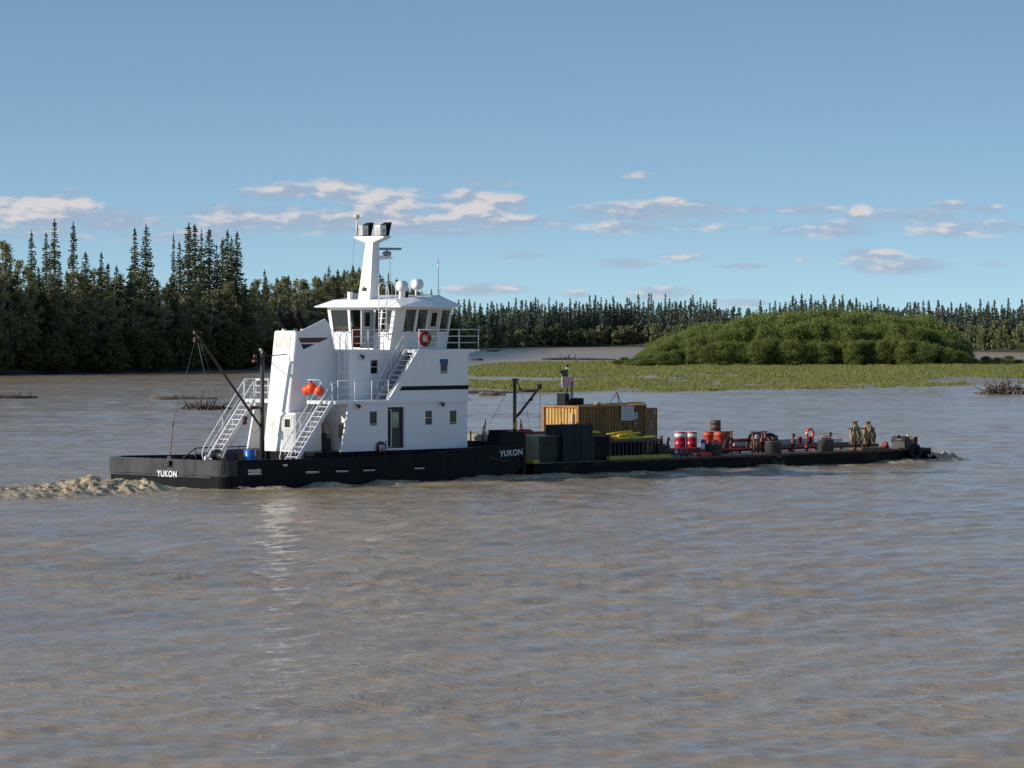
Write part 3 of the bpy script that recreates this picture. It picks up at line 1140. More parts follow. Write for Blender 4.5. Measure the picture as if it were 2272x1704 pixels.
def build_hull():
    mb = MB()

    def outline(xm, ins=0.0):
        pts = []
        r = .75
        for k in range(7):
            a = math.pi * 1.5 - math.pi / 2 * k / 6
            pts.append((r + r * math.cos(a) + 0, r + r * math.sin(a)))
        q = .16
        for k in range(7):
            a = math.pi - math.pi / 2 * k / 6
            pts.append((q + q * math.cos(a), 8.5 - q + q * math.sin(a)))
        c = .45
        pts += [(xm - c, 8.5), (xm, 8.5 - c), (xm, c), (xm - c, 0)]
        return pts
    rings = [[(x, y, z) for x, y in outline(xm)] for z, xm in ((-.75, 17.0), (-.1, 19.2), (.3, 19.95), (.46, 20.0))]
    mb.loft(rings, 0)
    # bulwark along both sides, with freeing ports to starboard
    ports = [(1.41, 2.29, .50, .77), (5.07, 5.95, .47, .67), (7.0, 7.85, .47, .66), (8.8, 9.6, .47, .66), (12.2, 12.9, .47, .62)]
    xs = sorted({.75, 19.55, *[float(v) for v in range(1, 20)], *[p[0] for p in ports], *[p[1] for p in ports]})
    for ya, yb, hs in ((0, .09, ports), (8.41, 8.5, [])):
        for xa, xb in zip(xs[:-1], xs[1:]):
            xm = (xa + xb) / 2
            hole = [h for h in hs if h[0] < xm < h[1]]
            if hole:
                mb.prism('y', [(xa, hole[0][3]), (xb, hole[0][3]), (xb, sheer(xb)), (xa, sheer(xa))], ya, yb)
                if hole[0][2] > .48:
                    mb.box(xa, xb, ya, yb, .46, hole[0][2])
            else:
                mb.prism('y', [(xa, .46), (xb, .46), (xb, sheer(xb)), (xa, sheer(xa))], ya, yb)
    mb2 = MB()
    # transom and round quarters (weathered grey black)
    mb2.box(0, .09, .75, 8.41, .46, 1.2)
    mb2.box(0, .76, 8.41, 8.5, .46, 1.19)
    for cy, s in ((.75, -1),):
        for k in range(7):
            a, b = math.pi / 2 * k / 7, math.pi / 2 * (k + 1) / 7
            P = lambda t, rr: (.75 - rr * math.sin(t), cy + s * rr * math.cos(t))
            q = [P(a, .75), P(b, .75), P(b, .66), P(a, .66)]
            mb2.prism('z', q, .46, 1.2)
    mb2.box(-.05, -.002, 1.0, 8.3, .36, .44)                      # knuckle bar
    # bow plate
    mb.box(19.91, 20, .45, 8.05, .46, 1.6)
    for s, cy in ((1, 0), (-1, 8.5)):
        mb.prism('z', [(19.55, cy), (20, cy + s * .45), (19.91, cy + s * .47), (19.53, cy + s * .09)], .46, 1.59)
    # cap rail
    for xa, xb in zip(xs[:-1], xs[1:]):
        for ya in (-.03, 8.38):
            mb.prism('y', [(xa, sheer(xa)), (xb, sheer(xb)), (xb, sheer(xb) + .05), (xa, sheer(xa) + .05)], ya, ya + .15)
    mb.box(.75, 19.5, -.05, -.003, .36, .45)                       # rub rail
    for h in ports:
        mb.box(h[0] + .02, h[1] - .02, .012, .3, max(.47, h[2]), max(.47, h[2]) + .075, 1)  # added pale lips stand in for sunlit deck seen through the ports
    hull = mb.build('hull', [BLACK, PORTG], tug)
    mb2.build('transom_bulwark', [HULLG], hull)
    # lower hull behind the transom is weathered as well
    d = MB()
    d.box(.12, 19.8, .12, 8.38, .462, .475)
    d.build('deck', [DECK], hull)
    # lettering
    text_mesh('YUKON', .40, .006, 'name_lettering', LETTER, hull, lambda a, b, c: (-.058 - c, 4.14 - a * .95, .475 + b), .012)
    def bow_text(a, b, c):
        x = 18.88 + a
        return (x, -.008 - c, 1.09 + b + a * .045)
    text_mesh('YUKON', .42, .006, 'name_lettering', LETTER, hull, bow_text, .008)
    f = MB()
    f.box(-.16, -.055, 3.9, 4.25, .88, 1.12)
    f.box(-.165, -.16, 3.97, 4.04, .95, 1.05, 1)
    f.box(-.165, -.16, 4.11, 4.18, .95, 1.05, 1)
    f.box(.0, .25, 3.95, 4.2, 1.2, 1.32)
    f.build('stern_fairlead', [DARKST, BLACKM], hull)
    f = MB()
    f.box(3.6, 3.85, -.04, -.005, .86, .95)
    f.build('hull_lamp', [WHITE2], hull)
    f = MB()
    for k in range(15):
        x = 17.2 + 1.3 * k / 14
        pass
    f.tube([(17.3, -.03, .98), (17.7, -.04, .82), (18.2, -.04, .72), (18.7, -.04, .70)], .018, 5)
    f.build('mooring_line', [ROPED], hull)
    # bow push knees
    for y0 in (.05, 7.45):
        k = MB()
        k.prism('y', [(18.1, 1.3), (19.9, 1.3), (19.82, 2.15), (18.28, 2.2)], y0 + .06, y0 + .95)
        k.box(18.25, 19.84, y0 + .03, y0 + 1.0, 2.2, 2.24)
        k.box(19.9, 20.12, y0 + .15, y0 + .9, -.2, 2.05, 1)
        k.build('push_knee', [BLACK, RUBBER], hull)
    return hull


hull = build_hull()

# black trunk under the deckhouse
mb = MB()
mb.box(6.3, 17.2, .8, 7.7, .475, 1.40)
for k in range(12):
    x = 7.0 + k * .42
    mb.box(x, x + .05, .74, .797, 1.0, 1.40)
mb.tube([(5.6, .9, .95), (6.6, .78, 1.37), (11.5, .76, 1.38)], .025, 5)
mb.build('deckhouse_trunk', [BLACK], tug)


# ---------------------------------------------------------------- houses
def window(parent, x, y, z, w, h, blind=None, split=.5, frame=WHITE2):
    """window in a starboard wall (outer face at y)"""
    m = MB()
    m.box(x, x + w, y + .05, y + .065, z, z + h, 0)
    t = .03
    m.box(x, x + w, y + .01, y + .05, z + h * split - .012, z + h * split + .012, 1)
    m.box(x, x + w, y + .012, y + .05, z, z + t, 2)
    m.box(x, x + w, y + .012, y + .05, z + h - t, z + h, 2)
    m.box(x, x + t, y + .012, y + .05, z + t, z + h - t, 2)
    m.box(x + w - t, x + w, y + .012, y + .05, z + t, z + h - t, 2)
    if blind:
        m.box(x - .02, x + w + .01, y - .03, y - .005, z + h * .62, z + h, 3)
    return m.build('window', [DGLASS, frame, GREYP, BLUE2], parent)


def round_corner(m, cx, cy, r, z0, z1, a0, n=6, mi=0):
    pts = [(cx + r * math.cos(R(a0 + 90 * k / n)), cy + r * math.sin(R(a0 + 90 * k / n))) for k in range(n + 1)]
    return pts


# first deck house
m = MB()
m.plate('y', .8, .9, 9.3, 16.6, 1.40, 3.70, [(9.96, 10.45, 2.62, 3.33), (11.17, 12.26, 1.5, 3.5), (13.7, 14.17, 2.59, 3.29), (15.37, 15.85, 2.58, 3.27)])
m.box(9.3, 16.6, 7.6, 7.7, 1.40, 3.70)
m.box(9.3, 9.4, .9, 7.6, 1.40, 3.70)
m.box(16.5, 16.6, .9, 7.6, 1.40, 3.70)
for ya, yb in ((.8, .9), (7.6, 7.7)):
    m.prism('y', [(8.07, 1.40), (9.3, 1.40), (9.3, 3.70), (8.58, 3.70)], ya, yb)
m.box(9.5, 16.4, 1.3, 1.34, 1.4, 3.69, 1)            # black sheet standing in for the unlit interior
house1 = m.build('deckhouse', [WHITE, BLACKM], tug)
window(house1, 9.96, .8, 2.62, .49, .71, split=.12)
window(house1, 13.7, .8, 2.59, .47, .70, split=.5)
window(house1, 15.37, .8, 2.58, .48, .69, split=.14)
m = MB()
m.box(11.17, 12.26, 1.28, 1.30, 1.5, 3.5, 0)
m.box(11.16, 11.19, .9, 1.28, 1.5, 3.5, 3)
m.box(12.24, 12.27, .9, 1.28, 1.5, 3.5, 3)
m.box(11.17, 12.26, .9, 1.28, 3.5, 3.53, 3)
m.box(11.42, 12.22, .95, .99, 1.5, 3.45, 3)
m.box(11.58, 12.02, .935, .948, 2.5, 3.25, 1)
m.tube([(11.2, .77, 3.38), (11.33, .77, 3.38), (11.37, .77, 3.33), (11.37, .77, 1.62), (11.33, .77, 1.56), (11.2, .77, 1.56)], .022, 6, 2)
m.box(12.28, 12.34, .785, .8, 1.5, 3.48, 2)
m.build('doorway', [BLACKM, GGLASS, WHITE2, DARKST], house1)
m = MB()
m.box(9.24, 9.297, 1.72, 2.25, 2.0, 2.68, 0)
m.box(9.24, 9.297, 1.02, 1.5, 1.45, 2.7, 1)
m.build('plywood_hatch', [PLY, BLACKM], house1)
m = MB()
m.box(9.0, 9.29, 3.0, 3.4, 2.2, 2.7, 0)
m.box(8.99, 9.0, 3.12, 3.2, 2.3, 2.6, 1)
m.tube([(9.15, 3.2, 2.2), (9.1, 3.2, 1.8), (8.9, 3.1, 1.45)], .05, 6, 2)
m.box(8.5, 9.2, 2.75, 3.6, 1.42, 1.95, 2)
m.cyl((8.85, 3.0, 1.95), .16, .3, 10, 'z', 2)
m.build('engine_control_box', [CREAM, YELLOW, DARKST], house1)


def lamp(parent, x, y, z, d=(0, -1), on=False):
    m = MB()
    m.box(x - .04, x + .04, y + .005, y + .1, z, z + .06, 0)
    m.lathe([(.05, 0), (.09, .05), (.09, .14), (.06, .15)], (x, y - .06, z - .12), 10, 'z', 0)
    m.sphere((x, y - .06, z - .14), .055, 8, 1)
    m.build('deck_lamp', [DARKST, BRASS if on else GREYP], parent)


lamp(house1, 9.09, .68, 3.63, on=True)
lamp(house1, 14.75, .68, 3.63)

# bridge deck slab (second level)
m = MB()
m.box(9.0, 16.85, .74, 7.76, 3.70, 3.86)
m.box(7.7, 9.0, .8, 2.85, 3.70, 3.86)
m.box(7.7, 9.0, 5.65, 7.7, 3.70, 3.86)
m.prism('z', [(8.02, 2.85), (9.0, 2.85), (9.0, 3.3), (8.4, 3.3)], 3.705, 3.855)
slab = m.build('upper_deck', [WHITE], tug)

# second house: narrow after part with a rounded corner, full width forward
m = MB()
rr = .34
cor = [(10.1 + rr + rr * math.cos(a), 2.15 + rr + rr * math.sin(a)) for a in [math.pi + math.pi / 2 * k / 7 for k in range(8)]]
corp = [(p[0], 8.5 - p[1]) for p in reversed(cor)]
m.plate('y', 2.15, 2.25, 10.1 + rr, 16.6, 3.86, 6.14, [(11.28, 11.76, 5.11, 5.80)])
m.loft([[(p[0], p[1], z) for p in cor] for z in (3.86, 6.14)], 0, True, closed=False)
m.loft([[(p[0], p[1], z) for p in corp] for z in (3.86, 6.14)], 0, True, closed=False)
m.box(10.1, 10.2, 2.15 + rr, 6.35 - rr, 3.86, 6.14)
m.box(10.1 + rr, 16.6, 6.25, 6.35, 3.86, 6.14)
m.plate('y', .8, .9, 13.3, 16.66, 3.86, 6.14, [(14.73, 15.22, 5.11, 5.82)])
m.prism('y', [(11.22, 3.86), (13.3, 3.86), (13.3, 6.30), (13.22, 6.30)], .8, .9)
m.box(13.3, 16.66, 7.6, 7.7, 3.86, 6.14)
m.prism('y', [(11.22, 3.86), (13.3, 3.86), (13.3, 6.30), (13.22, 6.30)], 7.6, 7.7)
m.box(16.56, 16.66, .9, 7.6, 3.86, 6.14)
m.box(13.9, 16.5, 1.2, 1.24, 3.9, 6.1, 1)
m.box(10.8, 13.8, 2.6, 2.64, 3.9, 6.1, 1)  # black sheets stand in for the dark rooms behind the walls
house2 = m.build('upper_deckhouse', [WHITE, BLACKM], tug)
window(house2, 14.73, .8, 5.11, .49, .71, blind=True, split=.13)
w2 = window(house2, 11.28, 2.15, 5.11, .48, .69, split=.5)
m = MB()
m.prism('y', [(11.95, 4.31), (16.664, 4.31), (16.664, 4.51), (12.12, 4.51)], .790, .797)
m.build('black_stripe', [BLACKM], house2)
lamp(house2, 10.62, 2.05, 6.0)
# ladder up the after corner
m = MB()
for y in (2.55, 2.95):
    m.tube([(9.98, y, 3.9), (9.98, y, 6.95), (10.05, y, 7.1), (10.25, y, 7.16), (10.42, y, 7.08), (10.45, y, 6.9), (10.45, y, 6.32)], .022, 6)
for k in range(9):
    m.tube([(9.98, 2.55, 4.1 + k * .26), (9.98, 2.95, 4.1 + k * .26)], .016, 5)
m.build('ladder', [WHITE2], house2)

# wheelhouse deck
m = MB()
m.box(10.02, 13.3, 2.1, 6.4, 6.14, 6.30)
m.box(13.3, 17.05, .78, 7.72, 6.14, 6.30)
m.prism('y', [(17.05, 6.2), (17.45, 6.2), (17.45, 6.28), (17.05, 6.30)], .78, 7.72)
m.prism('y', [(16.66, 5.95), (16.9, 6.14), (16.66, 6.14)], .85, 7.65)
bdeck = m.build('wheelhouse_deck', [WHITE], tug)


# ---------------------------------------------------------------- wheelhouse
WX0, WX1 = 12.6, 16.5
WZ0, WZ1 = 6.30, 8.38
LEAN = .46


def leany(side):
    def fn(x, y, z):
        t = (z - WZ0) / (WZ1 - WZ0)
        return (x, y + side * LEAN * t, z)
    return fn


m = MB()
s0 = len(m.v)
m.plate('y', 2.2, 2.28, WX0, WX1, WZ0, WZ1, [(13.33, 14.05, 7.17, 8.27), (14.2, 14.85, 7.17, 8.27), (14.94, 15.70, 6.4, 8.27), (15.80, 16.36, 7.17, 8.25)])
m.warp(leany(-1), s0)
s0 = len(m.v)
m.plate('y', 6.22, 6.30, WX0, WX1, WZ0, WZ1, [(12.85, 14.05, 7.17, 8.27), (14.2, 15.2, 7.17, 8.27), (15.3, 16.36, 7.17, 8.25)])
m.warp(leany(1), s0)


def stern_y(frac, z):
    """fraction across the after wall from starboard (0) to port (1) at height z"""
    t = (z - WZ0) / (WZ1 - WZ0)
    a, b = 2.28 - LEAN * t, 6.22 + LEAN * t
    return a + (b - a) * frac


def fan(x, y, z):
    """spread a straight wall (2.28..6.22 wide) to follow the leaning sides"""
    return (x, stern_y((y - 2.28) / 3.94, z), z)


def k_(y, z):
    """wall coordinate that lands on real y at height z"""
    t = (z - WZ0) / (WZ1 - WZ0)
    a, b = 2.28 - LEAN * t, 6.22 + LEAN * t
    return 2.28 + 3.94 * (y - a) / (b - a)


s0 = len(m.v)
m.plate('x', WX0, WX0 + .08, 2.28, 6.22, WZ0, WZ1, [(2.42, 2.98, 7.17, 8.24), (3.08, 3.40, 7.17, 8.24), (3.52, 4.95, 6.38, 8.25), (5.08, 6.10, 7.16, 8.24)])
m.warp(fan, s0)
s0 = len(m.v)
m.plate('x', WX1 - .08, WX1, 2.28, 6.22, WZ0, WZ1, [(2.42, 3.6, 7.2, 8.24), (3.7, 4.8, 7.2, 8.24), (4.9, 6.1, 7.2, 8.24)])
m.warp(fan, s0)
wh = m.build('wheelhouse', [WHITE], tug)
# glazing
def pane(pts):
    g = MB()
    g.add(pts, [(0, 1, 2, 3)])
    g.build('window', [GLASS], wh)


def py_(yc, z, base, side):
    return base + side * LEAN * (z - WZ0) / (WZ1 - WZ0)


for (xa, xb, za, zb) in ((13.33, 14.05, 7.17, 8.27), (14.2, 14.85, 7.17, 8.27), (15.80, 16.36, 7.17, 8.25)):
    pane([(xa, py_(0, za, 2.24, -1), za), (xb, py_(0, za, 2.24, -1), za), (xb, py_(0, zb, 2.24, -1), zb), (xa, py_(0, zb, 2.24, -1), zb)])
for (xa, xb, za, zb) in ((12.85, 14.05, 7.17, 8.27), (14.2, 15.2, 7.17, 8.27), (15.3, 16.36, 7.17, 8.25)):
    pane([(xa, py_(0, za, 6.26, 1), za), (xb, py_(0, za, 6.26, 1), za), (xb, py_(0, zb, 6.26, 1), zb), (xa, py_(0, zb, 6.26, 1), zb)])
for x, hs in ((WX0 + .04, ((2.42, 2.98, 7.17, 8.24), (3.08, 3.40, 7.17, 8.24), (5.08, 6.10, 7.16, 8.24))), (WX1 - .04, ((2.42, 3.6, 7.2, 8.24), (3.7, 4.8, 7.2, 8.24), (4.9, 6.1, 7.2, 8.24)))):
    for (ya, yb, za, zb) in hs:
        pane([fan(x, ya, za), fan(x, yb, za), fan(x, yb, zb), fan(x, ya, zb)])
# after door swung open, starboard door closed
m = MB()
hy = fan(12.6, 3.5, 7.2)[1]
m.plate('y', hy - .05, hy, 11.78, 12.58, 6.36, 8.24, [(11.98, 12.40, 7.42, 8.14)])
m.box(11.98, 12.40, hy - .03, hy - .02, 7.42, 8.14, 1)
for a, b, c, d in ((11.95, 12.43, 7.39, 7.42), (11.95, 12.43, 8.14, 8.17), (11.95, 11.98, 7.42, 8.14), (12.40, 12.43, 7.42, 8.14)):
    m.box(a, b, hy - .062, hy - .052, c, d, 2)
m.tube([(11.8, hy - .07, 6.4), (11.8, hy - .07, 8.2)], .02, 5, 2)
m.box(11.84, 11.92, hy - .09, hy - .05, 7.2, 7.25, 3)
m.build('wheelhouse_door', [GREYP, DGLASS, WHITE2, DARKST], wh)
m = MB()
m.plate('y', 2.21, 2.26, 14.94, 15.70, 6.4, 8.27, [(15.13, 15.52, 7.42, 8.12)])
m.box(15.13, 15.52, 2.23, 2.24, 7.42, 8.12, 1)
for a, b, c, d in ((15.09, 15.56, 7.38, 7.42), (15.09, 15.56, 8.12, 8.16), (15.09, 15.13, 7.42, 8.12), (15.52, 15.56, 7.42, 8.12)):
    m.box(a, b, 2.195, 2.207, c, d, 2)
m.warp(leany(-1))
m.build('wheelhouse_door', [CREAM, DGLASS, WHITE2], wh)
# inside
m = MB()
m.box(12.75, 13.15, 5.0, 6.2, 6.31, 7.42, 0)
m.box(12.72, 16.4, 2.4, 6.1, 6.303, 6.33, 1)
m.box(14.9, 16.2, 3.2, 5.8, 6.33, 7.15, 1)
m.box(13.0, 13.08, 4.0, 4.75, 6.33, 8.3, 3)
m.tube([(15.0, 4.2, 7.0), (15.0, 4.2, 7.5)], .03, 6, 2)
m.box(12.72, 16.4, 2.0, 6.5, 8.30, 8.34, 4)
m.box(12.9, 12.98, 4.3, 4.5, 7.2, 8.2, 4)
m.build('wheelhouse_interior', [WOODR, DARKST, BLACKM, REDWOOD, INTER], wh)

# roof
m = MB()
E0 = [(12.3, 1.1), (16.62, 1.1), (16.62, 7.38), (12.3, 7.38)]
m.prism('z', E0, 8.38, 8.43)
top = [(12.82, 1.98, 8.76), (15.75, 1.98, 9.0), (15.75, 6.5, 9.0), (12.82, 6.5, 8.76)]
m.loft([[(p[0], p[1], 8.43) for p in E0], top], 0)
roof = m.build('wheelhouse_roof', [WHITE], tug)


def roofz(x):
    return 8.76 + (x - 12.82) / 2.93 * .24


# roof ladder with hoops
m = MB()
for y in (1.98, 2.52):
    m.tube([(12.18, y, 6.9), (12.18, y, 9.35), (12.24, y, 9.52), (12.42, y, 9.60), (12.62, y, 9.56), (12.78, y, 9.40), (12.82, y, 9.2), (12.86, y, 8.78)], .026, 6)
for k in range(6):
    m.tube([(12.18, 1.98, 7.0 + k * .28), (12.18, 2.52, 7.0 + k * .28)], .02, 5)
for z in (7.05, 8.25):
    for y in (1.98, 2.52):
        m.tube([(12.18, y, z), (12.62, y, z)], .016, 5)
m.build('roof_ladder', [WHITE2], roof)


def searchlight(x, y, z):
    m = MB()
    m.tube([(x, y, z - .05), (x, y, z + .32)], .045, 8)
    m.tube([(x, y - .24, z + .60), (x, y - .24, z + .42), (x, y, z + .32), (x, y + .24, z + .42), (x, y + .24, z + .60)], .03, 6)
    m.lathe([(.01, -.20), (.15, -.19), (.24, -.14), (.27, -.06), (.27, .27), (.245, .29)], (x, y, z + .62), 16, 'x')
    m.lathe([(.24, .285), (.01, .24)], (x, y, z + .62), 16, 'x', 1)
    m.build('searchlight', [WHITE2, DGLASS], roof)


searchlight(13.45, 2.3, roofz(13.45))
searchlight(14.5, 2.3, roofz(14.5))
m = MB()
m.box(13.75, 14.0, 2.55, 2.75, 8.8, 9.15, 0)
m.build('roof_vent', [WHITE2], roof)
m = MB()
m.box(14.1, 14.4, 2.75, 3.1, 8.8, 9.12, 0)
m.build('battery_box', [BLACKM], roof)
m = MB()
m.box(12.86, 13.05, 5.35, 5.55, 8.7, 9.15, 0)
m.box(13.05, 13.5, 5.3, 5.5, 8.75, 9.08, 1)
m.build('roof_vent', [WHITE2, GREYP], roof)
m = MB()
m.tube([(15.72, 1.98, 8.98), (15.72, 1.98, 10.25), (15.72, 1.98, 10.8)], [.022, .018, .014], 5)
m.tube([(15.72, 1.98, 10.3), (15.72, 1.98, 10.6)], .03, 6, 1)
m.tube([(15.72, 1.98, 9.25), (15.95, 2.1, 9.25), (15.95, 2.1, 8.95)], .014, 5)
m.build('whip_antenna', [GREYP, WHITE2], roof)

# ---------------------------------------------------------------- signal mast
m = MB()
b0 = [(12.78, 3.82, 8.7), (13.44, 3.82, 8.7), (13.44, 4.70, 8.7), (12.78, 4.70, 8.7)]
b1 = [(13.16, 4.0, 11.66), (13.60, 4.0, 11.66), (13.60, 4.52, 11.66), (13.16, 4.52, 11.66)]
m.loft([b0, b1], 0)
m.prism('x', [(3.98, 11.60), (4.54, 11.60), (5.35, 11.84), (5.35, 11.92), (3.2, 11.92), (3.2, 11.84)], 13.12, 13.64)
for k in range(9):
    z = 9.3 + k * .27
    t = (z - 8.7) / 2.96
    m.box(13.22 + t * .25, 13.3 + t * .25, 3.77 + t * .18, 3.84 + t * .18, z, z + .06)
m.prism('y', [(13.5, 10.72), (14.55, 10.82), (14.55, 10.9), (13.5, 10.98)], 4.05, 4.4)
mast = m.build('signal_mast', [WHITE], tug)


def floodlight(y):
    m = MB()
    x = 13.2
    h = .21
    m.prism('x', [(y - h, 11.98), (y + h, 11.98), (y + h, 12.2), (y + h, 12.47), (y - h, 12.47)], x, x + .40, 0)
    ra = [(x + .40, y - h - .01, 11.96), (x + .40, y + h + .01, 11.96), (x + .40, y + h + .01, 12.49), (x + .40, y - h - .01, 12.49)]
    rb = [(x + .55, y - h - .05, 11.93), (x + .55, y + h + .05, 11.93), (x + .74, y + h + .05, 12.62), (x + .74, y - h - .05, 12.62)]
    m.loft([ra, rb], 1)
    m.tube([(x + .25, y - h - .03, 12.25), (x + .25, y - h - .03, 11.92)], .03, 6, 0)
    m.tube([(x + .25, y + h + .03, 12.25), (x + .25, y + h + .03, 11.92)], .03, 6, 0)
    for k in range(4):
        m.box(x - .012, x - .002, y - h + .06, y + h - .06, 12.03 + k * .09, 12.06 + k * .09, 2)
    m.build('floodlight', [STAINL, BLACKM, GREYP], mast)


floodlight(5.02)
floodlight(3.72)
m = MB()
m.tube([(13.15, 5.18, 11.9), (13.15, 5.18, 12.75)], .035, 6)
m.lathe([(.02, 0), (.12, .02), (.16, .1), (.15, .2), (.08, .24), (.02, .25)], (13.15, 5.18, 12.78), 12, 'z', 1)
m.build('masthead_dome', [WHITE2, CREAM], mast)
m = MB()
m.lathe([(.10, 0), (.22, .08), (.24, .2), (.16, .28), (.05, .30)], (14.3, 4.2, 10.9), 12, 'z', 0)
m.tube([(14.3, 4.2, 11.18), (14.3, 4.2, 11.25)], .05, 8)
c, s = math.cos(R(-25)), math.sin(R(-25))
mm = len(m.v)
m.box(-.75, .75, -.06, .06, 0, .12)
m.warp(lambda x, y, z: (14.3 + c * x - s * y, 4.2 + s * x + c * y, 11.24 + z), mm)
m.build('radar_scanner', [GREYP], mast)
m = MB()
m.tube([(13.15, 5.33, 11.88), (13.0, 5.5, 8.8)], .010, 4)
m.build('halyard', [CABLE], mast)
m = MB()
m.tube([(14.25, 3.95, 10.75), (14.1, 3.6, 8.9)], .018, 4, 0)
m.build('antenna_lead', [WHITE2], mast)
m = MB()
m.prism('y', [(12.82, 9.35), (12.98, 9.2), (12.9, 9.12), (12.76, 9.25)], 4.15, 4.4)
m.tube([(12.83, 4.2, 9.3), (12.7, 4.2, 9.4)], .03, 5)
m.build('loud_hailer', [DARKST], mast)

# ---------------------------------------------------------------- funnel casing
CY0, CY1 = 3.35, 5.02


def casx(z):
    return 6.72 + (z - 1.4) / 5.8 * .74


m = MB()
prof = [(6.72, 1.40), (7.46, 7.16), (9.36, 7.80), (9.66, 7.58), (9.78, 7.3), (10.12, 6.14), (10.12, 1.40)]
rad = .15
# starboard side with a rounded after edge
ring = []
def edge_ring(z):
    x = casx(z)
    pts = []
    for k in range(5):
        a = math.pi + math.pi / 2 * k / 4
        pts.append((x + rad + rad * math.cos(a), CY0 + rad + rad * math.sin(a), z))
    pts += [(10.08, CY0, z), (10.08, CY1, z)]
    for k in range(5):
        a = math.pi / 2 + math.pi / 2 * k / 4
        pts.append((x + rad + rad * math.cos(a), CY1 - rad + rad * math.sin(a), z))
    return pts
m.loft([edge_ring(z) for z in (1.40, 3.0, 5.0, 6.14)], 0, False)
def edge_ring2(z):
    x = casx(z)
    f = 10.08 - (z - 6.14) * .30
    pts = []
    for k in range(5):
        a = math.pi + math.pi / 2 * k / 4
        pts.append((x + rad + rad * math.cos(a), CY0 + rad + rad * math.sin(a), z))
    pts += [(f, CY0, z), (f, CY1, z)]
    for k in range(5):
        a = math.pi / 2 + math.pi / 2 * k / 4
        pts.append((x + rad + rad * math.cos(a), CY1 - rad + rad * math.sin(a), z))
    return pts
m.loft([edge_ring2(z) for z in (6.141, 7.18)], 0, False, cap0=False, cap1=False)
m.box(7.5, 9.7, CY0 + .1, CY1 - .1, 7.0, 7.1, 1)
m.prism('y', [(7.62, 7.18), (9.77, 7.18), (9.66, 7.55), (9.36, 7.82)], CY0, CY0 + .06)
m.prism('y', [(7.62, 7.18), (9.77, 7.18), (9.66, 7.55), (9.36, 7.82), (8.1, 7.80)], CY1 - .06, CY1, 1)
m.prism('y', [(7.462, 7.181), (7.62, 7.181), (7.62, 7.24), (7.5, 7.24)], CY0 + .12, CY1 - .12)
funnel = m.build('funnel_casing', [WHITE, BLACKM], tug)
m = MB()
m.prism('y', [(7.62, 6.90), (9.62, 6.90), (8.93, 6.66), (7.73, 6.66)], CY0 - .008, CY0 - .002, 0)
m.prism('y', [(7.77, 6.59), (8.66, 6.59), (7.93, 6.33)], CY0 - .008, CY0 - .002, 1)
m.build('funnel_emblem', [MAROON, BLUEST], funnel)
m = MB()
def slant(dx):
    return lambda x, y, z: (casx(z) + dx + x, y, z)
for a, b, c, d in ((3.72, 4.76, 6.92, 6.98), (3.72, 4.76, 6.36, 6.42), (3.72, 3.78, 6.42, 6.92), (4.70, 4.76, 6.42, 6.92)):
    m.box(-.03, -.003, a, b, c, d, 0)
m.box(-.012, -.003, 3.78, 4.70, 6.42, 6.92, 1)
for k in range(7):
    m.box(-.028, -.013, 3.78, 4.70, 6.45 + k * .068, 6.48 + k * .068, 2)
m.warp(slant(0))
m.build('funnel_louver', [WHITE2, CREAM, STAINL], funnel)
m = MB()
for (bx, by, tx, ty) in ((7.75, 4.55, 7.27, 4.5), (8.2, 4.25, 7.72, 4.2), (8.75, 4.3, 8.33, 4.25)):
    m.tube([(bx, by, 7.0), (bx, by, 7.34)], .13, 10, 0)
    m.tube([(bx, by, 7.34), (bx, by, 7.45), (bx - .08, by, 7.62), (tx + .06, ty, 8.05), (tx, ty, 8.22)], [.15, .16, .16, .15, .14], 10, 1)
m.build('exhaust_pipe', [CREAM, BLACKM], funnel)
m = MB()
m.box(-.02, -.004, 3.5, 4.9, 2.1, 3.1)
m.warp(slant(0))
m.build('patched_panel', [PALEC], funnel)
# ladder rungs / brackets on the starboard side of the casing
m = MB()
m.tube([(9.3, CY0 - .1, 7.1), (9.62, CY0 - .1, 7.1), (9.66, CY0 - .1, 7.0), (9.7, CY0 - .1, 6.4)], .022, 6)
m.build('grab_rail', [WHITE2], funnel)
# small entry house against the casing
m = MB()
m.box(6.5, 8.2, 2.35, 3.34, 1.40, 3.28)
entry = m.build('engine_room_entry', [WHITE], tug)
m = MB()
m.box(6.46, 6.497, 2.42, 3.26, 1.5, 3.2, 0)
m.box(6.445, 6.458, 2.66, 3.06, 2.58, 2.98, 1)
for a, b, c, d in ((2.61, 3.11, 2.53, 2.58), (2.61, 3.11, 2.98, 3.03), (2.61, 2.66, 2.58, 2.98), (3.06, 3.11, 2.58, 2.98)):
    m.box(6.44, 6.459, a, b, c, d, 2)
m.box(6.43, 6.459, 2.5, 2.62, 2.3, 2.36, 3)
m.build('entry_door', [STAINL, DGLASS, WHITE2, MAROON], entry)


